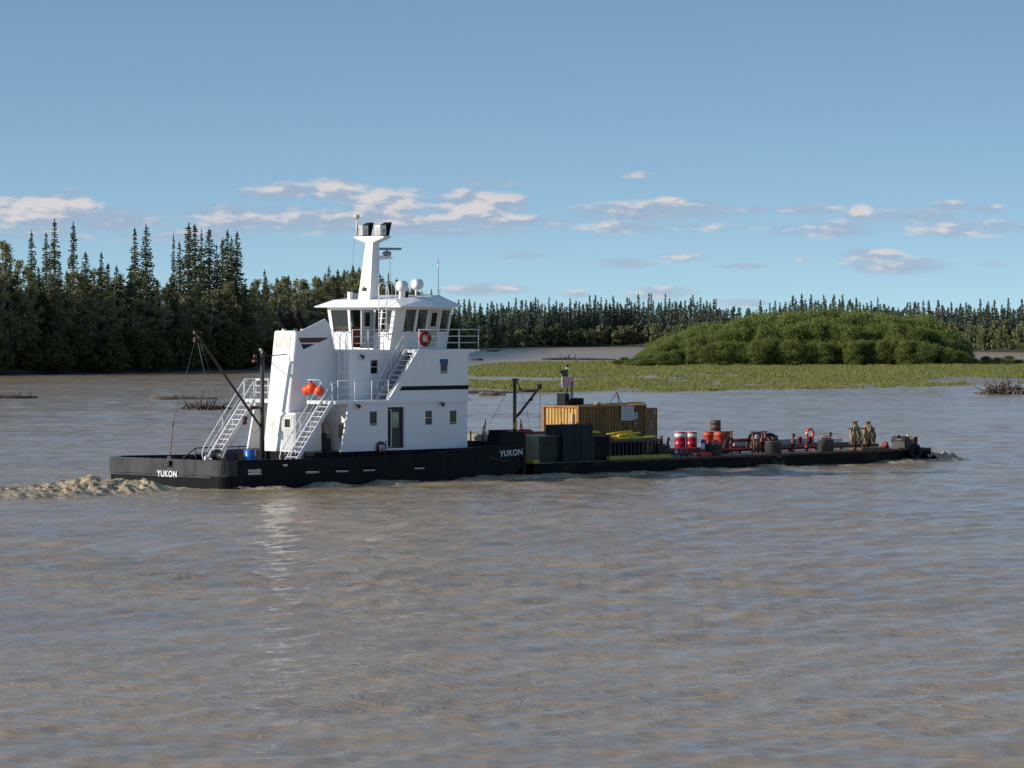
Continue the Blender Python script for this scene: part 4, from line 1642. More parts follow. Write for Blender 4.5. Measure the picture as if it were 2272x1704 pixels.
# ---------------------------------------------------------------- stairs and rails
def stairs(x0, z0, x1, z1, y0, y1, n, hand=(True, True), parent=tug):
    m = MB()
    dx, dz = x1 - x0, z1 - z0
    L = math.hypot(dx, dz)
    nx, nz = -dz / L * .10, dx / L * .10
    for ya in (y0, y1 - .04):
        m.prism('y', [(x0 + nx, z0 + nz), (x1 + nx, z1 + nz), (x1 - nx, z1 - nz), (x0 - nx, z0 - nz)], ya, ya + .04)
    for k in range(1, n):
        t = k / n
        x, z = x0 + dx * t, z0 + dz * t
        m.box(x - .10, x + .12, y0 + .04, y1 - .04, z - .015, z + .015)
    st = m.build('stairs', [WHITE2], parent)
    for ya, on in ((y0 + .02, hand[0]), (y1 - .02, hand[1])):
        if not on:
            continue
        h = MB()
        a, b = .30, .97
        pts = [(x0 + dx * .06, ya, z0 + dz * .06 + .1), (x0 + dx * .03 - .05, ya, z0 + dz * .05 + .55), (x0 + dx * .06, ya, z0 + dz * .07 + .85), (x0 + dx * .99, ya, z1 + .93), (x1 + .25, ya, z1 + .93)]
        h.tube(pts, .026, 6)
        h.tube([(x0 + dx * .5, ya, z0 + dz * .5), (x0 + dx * .5 - .02, ya, z0 + dz * .5 + .85)], .02, 5)
        h.tube([(x1, ya, z1), (x1, ya, z1 + .93)], .024, 5)
        h.tube([(x0 + dx * .12, ya, z0 + dz * .12 + .42), (x1, ya, z1 + .45)], .016, 5)
        h.build('handrail', [WHITE2], st)
    return st


stairs(4.95, .5, 7.7, 3.82, 1.0, 1.8, 14)
stairs(4.95, .5, 7.7, 3.82, 6.7, 7.5, 14)
stairs(11.3, 3.86, 13.28, 6.25, .95, 1.75, 10, (False, True))
stairs(11.3, 3.86, 13.28, 6.25, 6.75, 7.55, 10, (True, False))


def railing(pts, h=.95, spacing=1.3, name='railing', m=WHITE2, r=.024, parent=None, rails=(1.0, .66, .33), ends=(True, True)):
    b = MB()
    for fr in rails:
        b.tube([(p[0], p[1], p[2] + h * fr) for p in pts], r if fr == 1.0 else r * .8, 6)
    for i, (p, q) in enumerate(zip(pts[:-1], pts[1:])):
        L = math.dist(p, q)
        n = max(1, round(L / spacing))
        for k in range(n + 1):
            if k == n and i < len(pts) - 2:
                continue
            if k == 0 and i == 0 and not ends[0]:
                continue
            if k == n and not ends[1]:
                continue
            t = k / n
            x, y, z = [p[j] + (q[j] - p[j]) * t for j in range(3)]
            b.tube([(x, y, z), (x, y, z + h)], r, 5)
    return b.build(name, [m], parent or tug)


railing([(7.9, .84, 3.86), (11.25, .84, 3.86)], .98, 1.1)
railing([(7.72, 1.15 + .75, 3.86), (7.72, 2.80, 3.86)], 1.0, .9)
railing([(7.9, 7.66, 3.86), (11.2, 7.66, 3.86)], .98, 1.1)
railing([(7.72, 5.7, 3.86), (7.72, 6.6, 3.86)], 1.0, .9)
railing([(10.06, 2.14, 6.30), (12.15, 2.14, 6.30)], .98, .95)
railing([(10.06, 6.36, 6.30), (12.5, 6.36, 6.30)], .98, .95)
railing([(13.3, .83, 6.30), (17.4, .83, 6.30), (17.4, 7.67, 6.28), (13.3, 7.67, 6.30)], .98, 1.35)
# shade floodlight on port platform rail
m = MB()
m.box(7.65, 8.0, 6.0, 6.5, 4.78, 4.86, 0)
m.prism('y', [(7.7, 4.62), (7.95, 4.66), (8.0, 4.78), (7.65, 4.78)], 6.05, 6.45, 1)
m.tube([(7.8, 6.25, 3.86), (7.8, 6.25, 4.65)], .025, 6, 0)
m.build('platform_floodlight', [STAINL, DARKST], tug)
# dark stern handrail to port and low side rail
m = MB()
m.tube([(4.3, 8.2, .95), (5.2, 8.2, 1.48), (9.5, 8.2, 1.48)], .035, 6)
for x in (5.2, 6.6, 8.0, 9.5):
    m.tube([(x, 8.2, .48), (x, 8.2, 1.48)], .03, 5)
m.tube([(4.6, 8.2, .9), (5.3, 8.2, 1.22), (9.5, 8.2, 1.2)], .022, 5)
m.build('stern_handrail', [DARKST], tug)

# ---------------------------------------------------------------- derrick on the after deck
m = MB()
m.tube([(6.05, 4.25, .47), (6.05, 4.25, 6.15)], [.125, .10], 10, 0)
m.box(5.85, 6.2, 4.05, 4.45, .47, .9, 0)
m.tube([(6.1, 4.2, 6.0), (7.25, 3.75, 6.1)], .025, 5, 0)
m.tube([(6.1, 4.2, 6.0), (7.05, 3.6, 5.1)], .012, 4, 0)
m.tube([(6.05, 4.25, 6.1), (6.0, 4.25, 6.32)], .05, 6, 1)
m.lathe([(.06, -.05), (.08, 0), (.06, .05)], (5.95, 4.25, 6.32), 8, 'y', 1)
derrick = m.build('derrick_mast', [DARKST, CREAM], tug)
m = MB()
m.tube([(5.95, 4.25, 2.6), (5.4, 4.25, 3.2), (1.95, 4.25, 7.0), (1.78, 4.25, 7.2)], [.05, .068, .05, .04], 8)
m.box(1.70, 1.9, 4.19, 4.31, 7.1, 7.26)
m.build('derrick_boom', [DARKST], derrick)
m = MB()
m.sphere((5.72, 4.4, 6.0), .09, 8, 0, (1, 1, 1.5))
m.box(5.6, 5.78, 4.3, 4.5, 5.72, 5.84, 0)
m.box(5.55, 5.9, 4.27, 4.42, 3.45, 3.6, 0)
m.lathe([(.11, 0), (.11, .12)], (5.5, 4.3, 3.52), 10, 'y', 0)
m.box(4.78, 4.95, 4.13, 4.27, 2.8, 3.12, 0)
m.lathe([(.11, 0), (.11, .12)], (4.87, 4.14, 2.82), 10, 'y', 0)
m.lathe([(.08, 0), (.08, .12)], (4.95, 4.14, 3.02), 10, 'y', 0)
m.box(1.71, 1.80, 4.19, 4.31, 6.72, 6.95, 0)
m.box(1.95, 2.08, 4.05, 4.15, 7.12, 7.22, 0)
m.build('derrick_block', [MAROON], derrick)
m = MB()
m.tube([(1.75, 4.25, 6.7), (.35, 4.15, 2.95)], .014, 4)
m.tube([(1.85, 4.25, 7.1), (2.7, 4.1, 3.6), (3.4, 4.0, .8)], .012, 4)
m.tube([(1.9, 4.2, 7.1), (3.1, 3.9, 3.6), (4.0, 3.7, .8)], .012, 4)
m.tube([(5.6, 4.25, 3.4), (5.3, 4.2, 2.4), (5.6, 4.2, 2.3), (5.9, 4.25, 2.6)], .015, 4)
m.build('hoist_wire', [CABLE], derrick)
m = MB()
m.tube([(.35, 4.15, 2.95), (.32, 4.15, 2.75)], .035, 6, 1)
m.tube([(.32, 4.15, 2.75), (.18, 4.1, 2.0), (.05, 4.05, 1.25)], .028, 6, 0)
m.build('hawser', [ROPED, DARKST], derrick)

# bow derrick
m = MB()
m.tube([(19.75, .62, .5), (19.75, .62, 4.75)], [.10, .085], 8, 0)
m.box(19.65, 19.95, .52, .72, 4.7, 4.8, 0)
m.tube([(19.82, .62, 2.85), (20.1, .62, 3.05), (21.55, .62, 4.36)], [.07, .075, .06], 8, 0)
m.box(21.45, 21.62, .54, .70, 4.25, 4.5, 0)
m.tube([(19.85, .62, 4.7), (20.1, .62, 4.35)], .03, 5, 1)
m.sphere((20.15, .62, 4.28), .08, 8, 1)
m.tube([(20.1, .62, 4.3), (20.6, .62, 3.3), (21.0, .7, 1.9)], .010, 4, 2)
m.tube([(21.6, .62, 4.3), (21.5, .62, 2.2)], .018, 4, 3)
m.tube([(19.7, .62, 4.7), (18.9, 1.6, 2.5)], .009, 4, 2)
m.sphere((20.9, .55, 3.72), .07, 8, 1)
bowd = m.build('bow_derrick', [RUST, DARKST, CABLE, ROPE], tug)
m = MB()
m.box(19.62, 19.72, .42, .6, 2.3, 2.6)
m.build('derrick_winch', [YELLOW], bowd)
m = MB()
m.tube([(18.4, 2.4, .5), (18.4, 2.4, 2.15)], .04, 6)
m.tube([(18.7, 1.9, 1.6), (18.75, 1.85, 2.35), (18.85, 1.75, 2.55)], .03, 5)
m.build('bow_stanchion', [RUST], tug)

# ================================================================== LOOSE THINGS ON THE TUG
def buoy(x, y, z, r, label):
    m = MB()
    m.sphere((0, 0, 0), r, 18, 0, (1, 1, 1.04))
    m.lathe([(.05, r * .98), (.045, r + .1)], (0, 0, 0), 8, 'z', 1)
    m.tube([(0, 0, r + .08), (.03, 0, r + .2), (.06, 0, 4.86 - z)], .012, 4, 2)
    o = m.build('mooring_buoy', [ORANGE, DARKST, ROPE])
    tag(o, label, 'buoy', 'orange buoys hanging from the tug rail')
    put(o, T(x, y, z), HEAD)


buoy(7.6, 2.72, 4.36, .25, 'leftmost orange ball buoy hanging against the funnel side')
buoy(7.52, 2.33, 4.46, .28, 'largest orange ball buoy, middle of the hanging three')
buoy(7.6, 1.84, 4.32, .25, 'rightmost orange ball buoy hanging behind the stair rail')

m = MB()
m.torus((0, 0, 0), .30, .085, 'y', 22, 8, 0)
m.torus((-.10, -.03, -.02), .27, .08, 'y', 20, 8, 0)
for a in (60, 180, 300):
    m.tube([(0, -.1, 0), (.27 * math.cos(R(a)), -.12, .27 * math.sin(R(a)))], .02, 5, 1)
m.sphere((0, .0, -.3), .15, 8, 0)
tag(put(m.build('life_ring', [REDCAN, LETTER]), T(13.62, .72, 6.86), HEAD), 'dull red life ring with white straps hung on the wheelhouse deck rail', 'life ring')
m = MB()
m.torus((0, 0, 0), .21, .075, 'y', 22, 8, 1)
m.lathe([(.20, -.03), (.01, -.03)], (0, 0, 0), 16, 'y', 0)
m.tube([(-.20, -.08, .05), (.2, -.08, .05)], .035, 5, 0)
for xa, xb in ((-.12, -.16), (.0, .05), (.10, .19)):
    m.tube([(xa, -.09, .03), (xb, -.09, -.22)], .028, 5, 0)
m.tube([(.27, -.03, -.28), (.30, -.03, .30)], .03, 5, 2)
tag(put(m.build('life_ring', [LETTER, MAROON, DARKST]), T(10.62, .70, 1.58), HEAD), 'white and maroon life ring leaning beside the lower deckhouse doorway', 'life ring')
m = MB()
m.lathe([(.27, 0), (.285, .02), (.285, .3), (.295, .32), (.285, .34), (.285, .6), (.295, .62), (.285, .64), (.285, .93), (.26, .95), (.01, .95)], (0, 0, 0), 18)
m.lathe([(.05, 0), (.05, .02)], (.12, 0, .95), 8)
tag(put(m.build('plastic_barrel', [BLUE]), T(3.9, 2.7, .63), HEAD), 'blue plastic barrel on the after deck beside the derrick mast', 'barrel')
m = MB()
m.box(-.6, .6, -.45, .45, -.6, .0, 0)
m.lathe([(.34, -.5), (.34, -.42), (.2, -.41), (.2, .41), (.34, .42), (.34, .5)], (0, 0, .18), 14, 'y', 0)
m.tube([(-.5, -.5, .1), (-.2, -.45, .5), (.1, -.4, .42)], .05, 6, 1)
m.tube([(-.6, .5, 0), (-.3, .5, .42), (.3, .5, .3)], .05, 6, 1)
m.box(.3, .65, -.3, .3, 0, .4, 0)
tag(put(m.build('deck_winch', [DARKST, GREYP]), T(3.0, 3.6, 1.08), HEAD), 'dark towing winch on the after deck left of the blue barrel', 'winch')
m = MB()
m.lathe([(.07, 0), (.09, .03), (.09, .3), (.05, .34), (.03, .4)], (0, 0, 0), 10)
tag(put(m.build('gas_cylinder', [STAINL]), T(1.9, 3.6, .95), HEAD), 'small silver gas bottle at the foot of the port stairs', 'gas bottle')
m = MB()
m.lathe([(.02, .55), (.10, .5), (.13, .35), (.13, .1), (.08, 0), (.01, 0)], (0, 0, 0), 12, 'z', 0)
m.tube([(0, 0, .5), (0.02, 0, .75), (.05, 0, 1.1)], .03, 6, 1)
tag(put(m.build('boat_fender', [CREAM, ROPED]), T(19.0, 2.0, 1.62), HEAD), 'pale cream fender hanging over the bow bulwark', 'fender')

# ================================================================== BARGE
BX = 20.5
BL, BB = 52.0, 8.0
barge = empty('barge', 'long low black deck barge with rusty deck edge pushed ahead of the tug', 'barge', T(BX, 0, 0), HEAD)
OB = (BX, 0, 0)
m = MB()
rings = []
for z, xa, xb in ((-.8, 22.4, 49.0), (-.25, 20.9, 51.2), (.2, 20.5, 52.0), (.50, 20.5, 52.0)):
    rings.append([(xa, .02, z), (xb, .02, z), (xb, BB, z), (xa, BB, z)])
m.loft(rings, 0)
bh = m.build('barge_hull', [RUSTD], barge, OB)
m = MB()
m.box(20.52, 51.98, .03, BB - .01, .502, .53)
m.build('deck', [BDECK], bh, OB)
m = MB()
m.box(26.0, 52.0, -.01, .06, .44, .555)
m.box(51.94, 52.0, .06, BB, .44, .555)
m.box(46.0, 48.2, .0, .9, .555, .66)
m.build('gunwale_bar', [RUST], bh, OB)
m = MB()
m.box(39.0, 39.35, -.004, .015, .36, .385)
for k, (a, b, c, d) in enumerate(((38.7, 0, 38.75, .2), (38.75, .2, 38.9, .18), (39.0, .0, 39.05, .16), (39.25, .05, 39.45, .09), (39.45, .09, 39.6, .04))):
    m.tube([(a, .012, b - .02), (c, .012, d - .02)], .018, 4)
m.build('chalk_mark', [CHALK], bh, OB)

# raised steel box across the stern with its dark starboard tank
m = MB()
m.box(21.35, 25.6, .5, 7.8, .53, 1.86)
for k in range(5):
    m.box(21.3, 21.35, 1.2 + k * 1.4, 1.28 + k * 1.4, .6, 1.82)
m.box(21.36, 25.6, .485, .498, .54, 1.855, 1)  # dark plate puts the shade of the starboard face into its colour
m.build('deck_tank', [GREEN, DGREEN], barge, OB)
m = MB()
m.box(20.9, 21.3, .4, 7.6, .53, .66)
m.build('yellow_sill', [YELLOW], barge, OB)
m = MB()
m.box(22.85, 24.1, .25, 1.5, .53, 2.40)
m.box(24.14, 25.0, .25, 1.5, .53, 2.40)
for x in (22.87, 24.0, 24.9):
    m.tube([(x, .4, 2.40), (x + .04, .4, 2.52), (x + .1, .4, 2.40)], .025, 5)
m.build('ballast_tank', [BLUEST], barge, OB)
m = MB()
m.box(25.06, 26.3, .28, 1.9, .53, 1.84)
m.box(25.02, 26.34, .24, .28, 1.76, 1.86, 1)
m.box(25.04, 25.10, .26, .30, .53, 1.76, 1)
m.box(26.26, 26.32, .26, .30, .53, 1.76, 1)
m.build('pump_room_house', [RUSTD, RUST], barge, OB)
# slotted ramp rack
m = MB()
m.box(26.36, 30.3, .25, 2.3, 1.42, 1.54, 0)
m.box(26.36, 30.3, .3, 2.3, .62, .72, 0)
for k in range(14):
    x = 26.4 + k * .295
    m.box(x, x + .05, .26, .36, .72, 1.42, 0)
m.box(26.4, 30.2, 1.6, 1.7, .72, 1.42, 1)
for x in (30.22,):
    m.box(x, x + .12, .3, .45, .55, 1.7, 2)
m.build('ramp_rack', [DARKST, BLACKM, RUST], barge, OB)
m = MB()
m.box(26.0, 30.6, -.02, .2, .56, .75)
m.build('yellow_kerb_beam', [YBEAM], barge, OB)
# deck pipes and valves
m = MB()
m.tube([(31.5, 2.2, .72), (44.0, 2.2, .72), (50.0, 2.2, .70)], .09, 8)
m.tube([(33.5, 5.2, .70), (51.0, 5.2, .68)], .09, 8)
m.tube([(38.66, 3.0, 1.2), (39.9, 2.6, 1.2)], .09, 8)
for k in range(9):
    m.box(32 + k * 2.1, 32.1 + k * 2.1, 2.05, 2.35, .53, .66)
m.tube([(31.2, .8, .68), (33.2, .8, .66)], .06, 6)
m.build('deck_pipe', [REDST], barge, OB)
for (x, y, h, wheel) in ((38.66, 3.0, 1.15, 1), (39.75, 2.4, 1.12, 1), (40.35, 2.25, 1.13, 1), (40.65, 2.3, 1.12, 1), (31.2, .75, .95, 0), (41.9, 1.4, .9, 0), (44.75, 1.2, .92, 0), (43.15, 1.5, .45, 0)):
    m = MB()
    m.lathe([(.13, 0), (.13, .04), (.08, .06), (.08, h * .42), (.17, h * .44), (.17, h * .5), (.12, h * .54), (.14, h * .62), (.07, h * .75), (.06, h)], (x, y, .53), 10, 'z', 0)
    if wheel:
        m.torus((x, y, .53 + h), .12, .018, 'z', 12, 5, 1)
        m.box(x - .12, x + .12, y - .012, y + .012, .52 + h, .54 + h, 1)
    else:
        m.lathe([(.09, -.05), (.12, 0), (.09, .05)], (x + .05, y, .53 + h), 8, 'y', 1)
    m.build('deck_valve', [REDST, DARKST], barge, OB)
m = MB()
for x, y, h in ((39.3, 1.9, .75), (39.55, 1.85, .8), (40.25, 1.7, .7)):
    m.tube([(x, y, .53), (x, y, .53 + h), (x + .15, y + .2, .6 + h)], .07, 8)
m.build('standpipe', [RUST], barge, OB)
for (x, y) in ((30.38, .45), (34.4, .45), (39.25, .5), (43.85, .75)):
    m = MB()
    m.lathe([(.44, 0), (.44, .62), (.46, .63), (.46, .66), (.42, .67), (.01, .68)], (x, y, .53), 20, 'z', 0)
    m.box(x - .2, x + .2, y - .12, y + .14, 1.2, 1.27, 1)
    m.torus((x + .05, y, 1.36), .13, .02, 'z', 12, 5, 1)
    m.tube([(x + .05, y, 1.2), (x + .05, y, 1.36)], .03, 6, 1)
    m.tube([(x - .3, y, 1.2), (x - .3, y, 1.3)], .06, 6, 1)
    m.build('tank_hatch', [GDRUM, REDST], barge, OB)
# mooring bitts
for (x, y, h, r) in ((47.55, 5.8, .6, .12), (48.2, 5.6, .6, .12), (51.2, 1.5, .62, .13), (51.8, 1.9, .55, .12), (50.7, 1.2, .6, .14), (52.0 - .4, .8, .62, .13)):
    m = MB()
    m.lathe([(r * .85, 0), (r * .85, h - .06), (r * 1.15, h - .05), (r * 1.15, h), (.01, h)], (x, y, .53), 12)
    m.build('mooring_bitt', [REDST], barge, OB)
m = MB()
m.prism('y', [(48.95, .53), (49.45, .53), (49.38, .75), (49.3, .95), (49.15, .7)], .9, 1.2)
m.build('chock', [REDST], barge, OB)
# bow winch
m = MB()
m.box(50.1, 50.9, .35, 1.2, .53, 1.05, 0)
m.cyl((50.3, .3, 1.0), .22, 1.0, 12, 'y', 0)
m.tube([(50.85, .7, 1.0), (50.85, .7, 1.15)], .08, 8, 0)
m.lathe([(.07, 0), (.10, .06), (.09, .16), (.02, .2)], (50.85, .7, 1.12), 10, 'z', 1)
m.tube([(50.0, .8, 1.15), (50.2, .8, 1.25)], .06, 6, 0)
m.build('bow_winch', [DARKST, BRASS], barge, OB)
# low bulwark and bin along the far edge
m = MB()
m.box(43.5, 50.3, 7.1, 7.2, .53, .95)
m.build('splash_wall', [GREYP], barge, OB)
# towing posts carrying the coiled ropes: two posts on one frame
m = MB()
m.tube([(46.62, 1.0, .66), (46.62, 1.0, 2.05)], .11, 10)
m.tube([(47.75, 1.0, .66), (47.75, 1.0, 2.02)], .11, 10)
m.cyl((46.62, 1.0, 2.05), .16, .06, 12)
m.cyl((47.75, 1.0, 2.02), .16, .06, 12)
m.tube([(46.1, 1.0, 1.72), (48.3, 1.0, 1.68)], .04, 6)
m.build('towing_bitts', [RUST], barge, OB)
# anchor light ring bow
m = MB()
m.tube([(48.7, 7.6, .7), (52.0, 7.6, .66)], .03, 5)
m.build('bow_guard_wire', [RUST], barge, OB)


# ================================================================== CARGO
def container(L, W, H, label, loc, group, signs=False):
    root = empty('shipping_container', label, 'container', T(*loc), HEAD, group)
    m = MB()
    # corrugated sides
    def corr(n, p0, p1, depth, nrm):
        d = Vector((p1[0] - p0[0], p1[1] - p0[1]))
        pts = []
        for k in range(n):
            for t, o in ((0, 0), (.38, 0), (.5, 1), (.88, 1)):
                f = (k + t) / n
                pts.append((p0[0] + d.x * f + nrm[0] * depth * o, p0[1] + d.y * f + nrm[1] * depth * o))
        pts.append(p1)
        m.loft([[(p[0], p[1], z) for p in pts] for z in (.12, H - .1)], 0, False, closed=False)
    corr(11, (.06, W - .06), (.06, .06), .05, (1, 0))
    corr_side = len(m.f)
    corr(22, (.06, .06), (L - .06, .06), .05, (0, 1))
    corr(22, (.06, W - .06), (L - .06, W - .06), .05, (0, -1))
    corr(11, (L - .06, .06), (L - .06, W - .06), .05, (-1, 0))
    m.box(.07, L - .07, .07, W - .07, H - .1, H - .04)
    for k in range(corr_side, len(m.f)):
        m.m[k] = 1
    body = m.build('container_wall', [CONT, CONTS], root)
    f = MB()
    for x in (0, L - .12):
        for y in (0, W - .12):
            f.box(x, x + .12, y, y + .12, 0, H)
    for z in (0, H - .1):
        f.box(.12, L - .12, 0, .08, z, z + .1)
        f.box(.12, L - .12, W - .08, W, z, z + .1)
        f.box(0, .08, .12, W - .12, z, z + .1)
        f.box(L - .08, L, .12, W - .12, z, z + .1)
    f.build('container_frame', [CONTR], root)
    return root, body


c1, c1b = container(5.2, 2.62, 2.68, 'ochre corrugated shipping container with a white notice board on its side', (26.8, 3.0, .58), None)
m = MB()
m.tube([(-.03, .45, 1.25), (-.03, .45, 2.3)], .05, 6)
m.build('white_pipe', [LETTER], c1)


def notice(x, z, w, h, rows, name, parent, board, ink, seed=1, y=-.02):
    m = MB()
    m.box(x, x + w, y - .02, y, z, z + h, 0)
    rng = random.Random(seed)
    for r in range(rows):
        zz = z + h - (r + .85) * h / (rows + .4)
        xx = x + w * .08
        while xx < x + w * .88:
            ww = w * rng.uniform(.07, .2)
            m.box(xx, min(xx + ww, x + w * .94), y - .024, y - .021, zz, zz + h / rows * .42, 1)
            xx += ww + w * .035
    return m.build(name, [board, ink], parent)


notice(3.22, 1.86, .94, .78, 7, 'notice_board', c1, SIGNW, SIGNB)
notice(4.14, 1.92, .34, .34, 3, 'small_notice', c1, SIGNW, SIGNB, 2)
m = MB()
m.box(4.05, 4.4, -.012, -.002, 2.3, 2.58)
m.build('red_placard', [MAROON], c1)
m = MB()
m.box(4.25, 4.36, -.012, -.002, 1.62, 1.8)
m.build('faded_label', [GREYP], c1)
m = MB()
m.box(0, .82, 0, 2.4, 0, 2.5, 0)
for x in (.02, .4, .76):
    m.box(x, x + .04, -.03, -.002, .05, 2.45, 1)
m.box(.3, .38, -.012, -.002, 1.3, 1.85, 2)
m.box(.55, .68, -.012, -.002, 2.15, 2.35, 2)
m.box(.55, .68, -.012, -.002, .9, 1.05, 2)
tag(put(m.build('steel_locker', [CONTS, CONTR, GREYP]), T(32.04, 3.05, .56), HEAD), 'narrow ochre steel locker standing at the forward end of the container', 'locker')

# things standing on the ochre container
m = MB()
m.tube([(0, 0, 0), (0, 0, 2.1)], [.06, .04], 8, 0)
m.box(-.3, .3, -.3, .3, 0, .06, 0)
m.lathe([(.07, 2.0), (.09, 2.04), (.09, 2.14), (.06, 2.16)], (0, 0, -.02), 10, 'z', 0)
m.lathe([(.06, 1.86), (.06, 1.98)], (0, 0, 0), 10, 'z', 1)
m.prism('y', [(-.62, 1.80), (.0, 1.86), (.0, 1.28)], -.02, .02, 0)
o = m.build('lamp_post', [DARKST, LETTER])
tag(put(o, T(27.55, 4.55, 3.27), HEAD), 'thin dark lamp post with triangular bracket standing on the ochre container', 'lamp post')
m = MB()
m.box(-.36, .36, -.02, .02, -.28, .28, 0)
m.box(.16, .29, -.03, -.022, -.20, .06, 1)
rng = random.Random(3)
for r in range(4):
    z = .17 - r * .115
    x = -.3
    while x < (.28 if r < 1 else .10):
        w = rng.uniform(.05, .12)
        m.box(x, x + w, -.026, -.021, z, z + .05, 2)
        x += w + .03
tag(put(m.build('warning_sign', [SIGNP, SIGNR, SIGNR]), T(27.55, 4.48, 4.47), HEAD + R(-18)), 'pink and white warning sign with red print on the lamp post', 'sign')
m = MB()
m.box(-.55, -.25, -.3, .3, 0, .62, 0)
m.box(.1, .8, -.35, .35, 0, .36, 0)
m.box(-.25, .2, -.3, .3, .06, .3, 0)
m.lathe([(.12, .25), (.13, .32), (.13, .55), (.08, .62), (.01, .63)], (-.12, -.1, 0), 12, 'z', 1)
m.tube([(.1, -.1, .3), (.1, -.1, .95), (.22, -.1, .95), (.22, -.1, .4)], .03, 6, 0)
m.tube([(-.4, -.3, 0), (-.4, -.3, .2)], .05, 6, 2)
tag(put(m.build('generator', [BLACKM, LETTER, RUST]), T(27.45, 4.35, 3.27), HEAD), 'small black generator with a white tank on top of the ochre container', 'generator')
m = MB()
m.tube([(0, 0, 0), (.12, .2, .62)], .025, 5)
m.tube([(.2, 0, 0), (.12, .2, .62)], .025, 5)
m.tube([(-.35, .3, 0), (.12, .2, .62)], .025, 5)
tag(put(m.build('rusty_tripod', [RUST]), T(31.5, 4.6, 3.27), HEAD), 'thin rusty tripod on the forward end of the ochre container roof', 'tripod')
m = MB()
rng = random.Random(9)
pts = [(rng.uniform(-.2, .2) + k * .45, rng.uniform(-.25, .25), .05 + rng.uniform(-.02, .06)) for k in range(9)]
m.tube(pts, .05, 6)
m.tube([(p[0] + .1, p[1] * .5 - .2, .06) for p in pts], .04, 6)
m.sphere((.1, -.1, .08), .18, 8, 0, (1.3, 1, .6))
tag(put(m.build('rope_heap', [ROPE]), T(28.3, 3.25, 3.27), HEAD), 'old tan rope lying along the roof of the ochre container', 'rope')
m = MB()
pts = []
m.box(-.9, .9, -.35, .35, -.02, .12)
m.sphere((-.3, 0, .12), .35, 10, 0, (1.5, 1, .45))
m.tube([(-.4, .1, .2), (-.5, .15, .75)], .035, 5)
m.tube([(-.45, .2, .2), (-.55, .1, .5)], .03, 5)
tag(put(m.build('red_folded_tarp', [RED]), T(23.6, 3.4, 1.87), HEAD), 'red folded tarp lying on the grey green stern tank of the barge', 'tarp')


def boom_mesh(L, W, H, seed):
    rng = random.Random(seed)
    m = MB()
    nx, ny = 16, 6
    rings = []
    for i in range(nx + 1):
        t = i / nx
        ring = []
        e = .25 + .75 * math.sin(math.pi * min(max(t, .03), .97)) ** .35
        for k in range(10):
            a = 2 * math.pi * k / 10
            ring.append((L * (t - .5), W * .5 * math.cos(a) * e, H * .5 + H * .5 * math.sin(a) * e * (1 + .25 * mnoise.noise((t * 6 + seed, k * .8, 0)))))
        rings.append(ring)
    m.loft(rings, 0, True)
    return m


m = boom_mesh(2.0, 1.0, .22, 3)
m.tube([(-.7, -.35, .2), (.9, -.4, .32)], .07, 6)
m.tube([(-.8, .3, .25), (.95, .2, .40)], .07, 6)
m.tube([(-1.0, -.4, .04), (1.0, -.42, .06)], .08, 6)
tag(put(m.build('yellow_containment_boom', [YELLOW]), T(28.1, 1.1, 1.55), HEAD), 'large folded yellow boom heaped on the ramp rack', 'boom')
m = boom_mesh(.7, .5, .16, 5)
tag(put(m.build('yellow_containment_boom', [YELLOW]), T(26.0, 1.1, 1.86), HEAD), 'small yellow tarp piece on the pump house left of the large boom', 'tarp')
m = boom_mesh(.8, .6, .22, 7)
tag(put(m.build('yellow_containment_boom', [YELLOW]), T(30.6, 1.5, 1.5), HEAD), 'bunched yellow tarp at the right end of the ramp rack', 'tarp')
m = boom_mesh(1.3, .5, .10, 8)
tag(put(m.build('yellow_containment_boom', [YELLOW]), T(29.6, .9, 1.55), HEAD), 'flat yellow tarp strip between the large boom and the bunched one', 'tarp')


def drum(label, mats, loc, h=.9, r=.29, band=False, group=None):
    m = MB()
    m.lathe([(r - .015, 0), (r, .01), (r, h * .33), (r + .012, h * .345), (r, h * .36), (r, h * .64), (r + .012, h * .655), (r, h * .67)], (0, 0, 0), 20, 'z', 0)
    if band:
        m.lathe([(r, h * .67), (r, h * .70)], (0, 0, 0), 20, 'z', 0)
        m.lathe([(r + .002, h * .70), (r + .002, h * .90)], (0, 0, 0), 20, 'z', 1)
        m.lathe([(r, h * .90), (r, h - .02)], (0, 0, 0), 20, 'z', 0)
    else:
        m.lathe([(r, h * .67), (r, h - .02)], (0, 0, 0), 20, 'z', 0)
    m.lathe([(r, h - .02), (r + .012, h - .01), (r, h), (r - .02, h - .015), (.01, h - .015)], (0, 0, 0), 20, 'z', 1 if band else 0)
    m.lathe([(.035, 0), (.035, .02), (.01, .02)], (r * .6, 0, h - .015), 8, 'z', 0)
    o = m.build('oil_drum', mats)
    tag(o, label, 'drum', group)
    return put(o, T(*loc), HEAD + R(40))


G = 'steel drums standing on the barge'
drum('left one of the two crimson drums with a white band', [CRIMSON, LETTER], (38.4, 6.5, .58), 1.02, .30, True, G)
drum('right one of the two crimson drums with a white band', [CRIMSON, LETTER], (38.84, 6.06, .58), 1.02, .30, True, G)
drum('left orange red drum under the brown drum', [ORDRUM, ORDRUM], (40.25, 6.1, .62), .95, .29, False, G)
drum('front orange red drum nearest the viewer under the brown drum', [ORDRUM, ORDRUM], (40.3, 5.3, .62), .98, .29, False, G)
drum('right orange red drum half hidden by the valve', [ORDRUM, ORDRUM], (41.35, 5.75, .62), .95, .29, False, G)
drum('brown drum standing on top of the orange red drums', [BRDRUM, BRDRUM], (40.45, 5.75, 1.60), .6, .29, False, G)
m = MB()
m.lathe([(.12, 0), (.14, .03), (.14, .5), (.1, .58), (.07, .6)], (0, 0, 0), 14, 'z', 0)
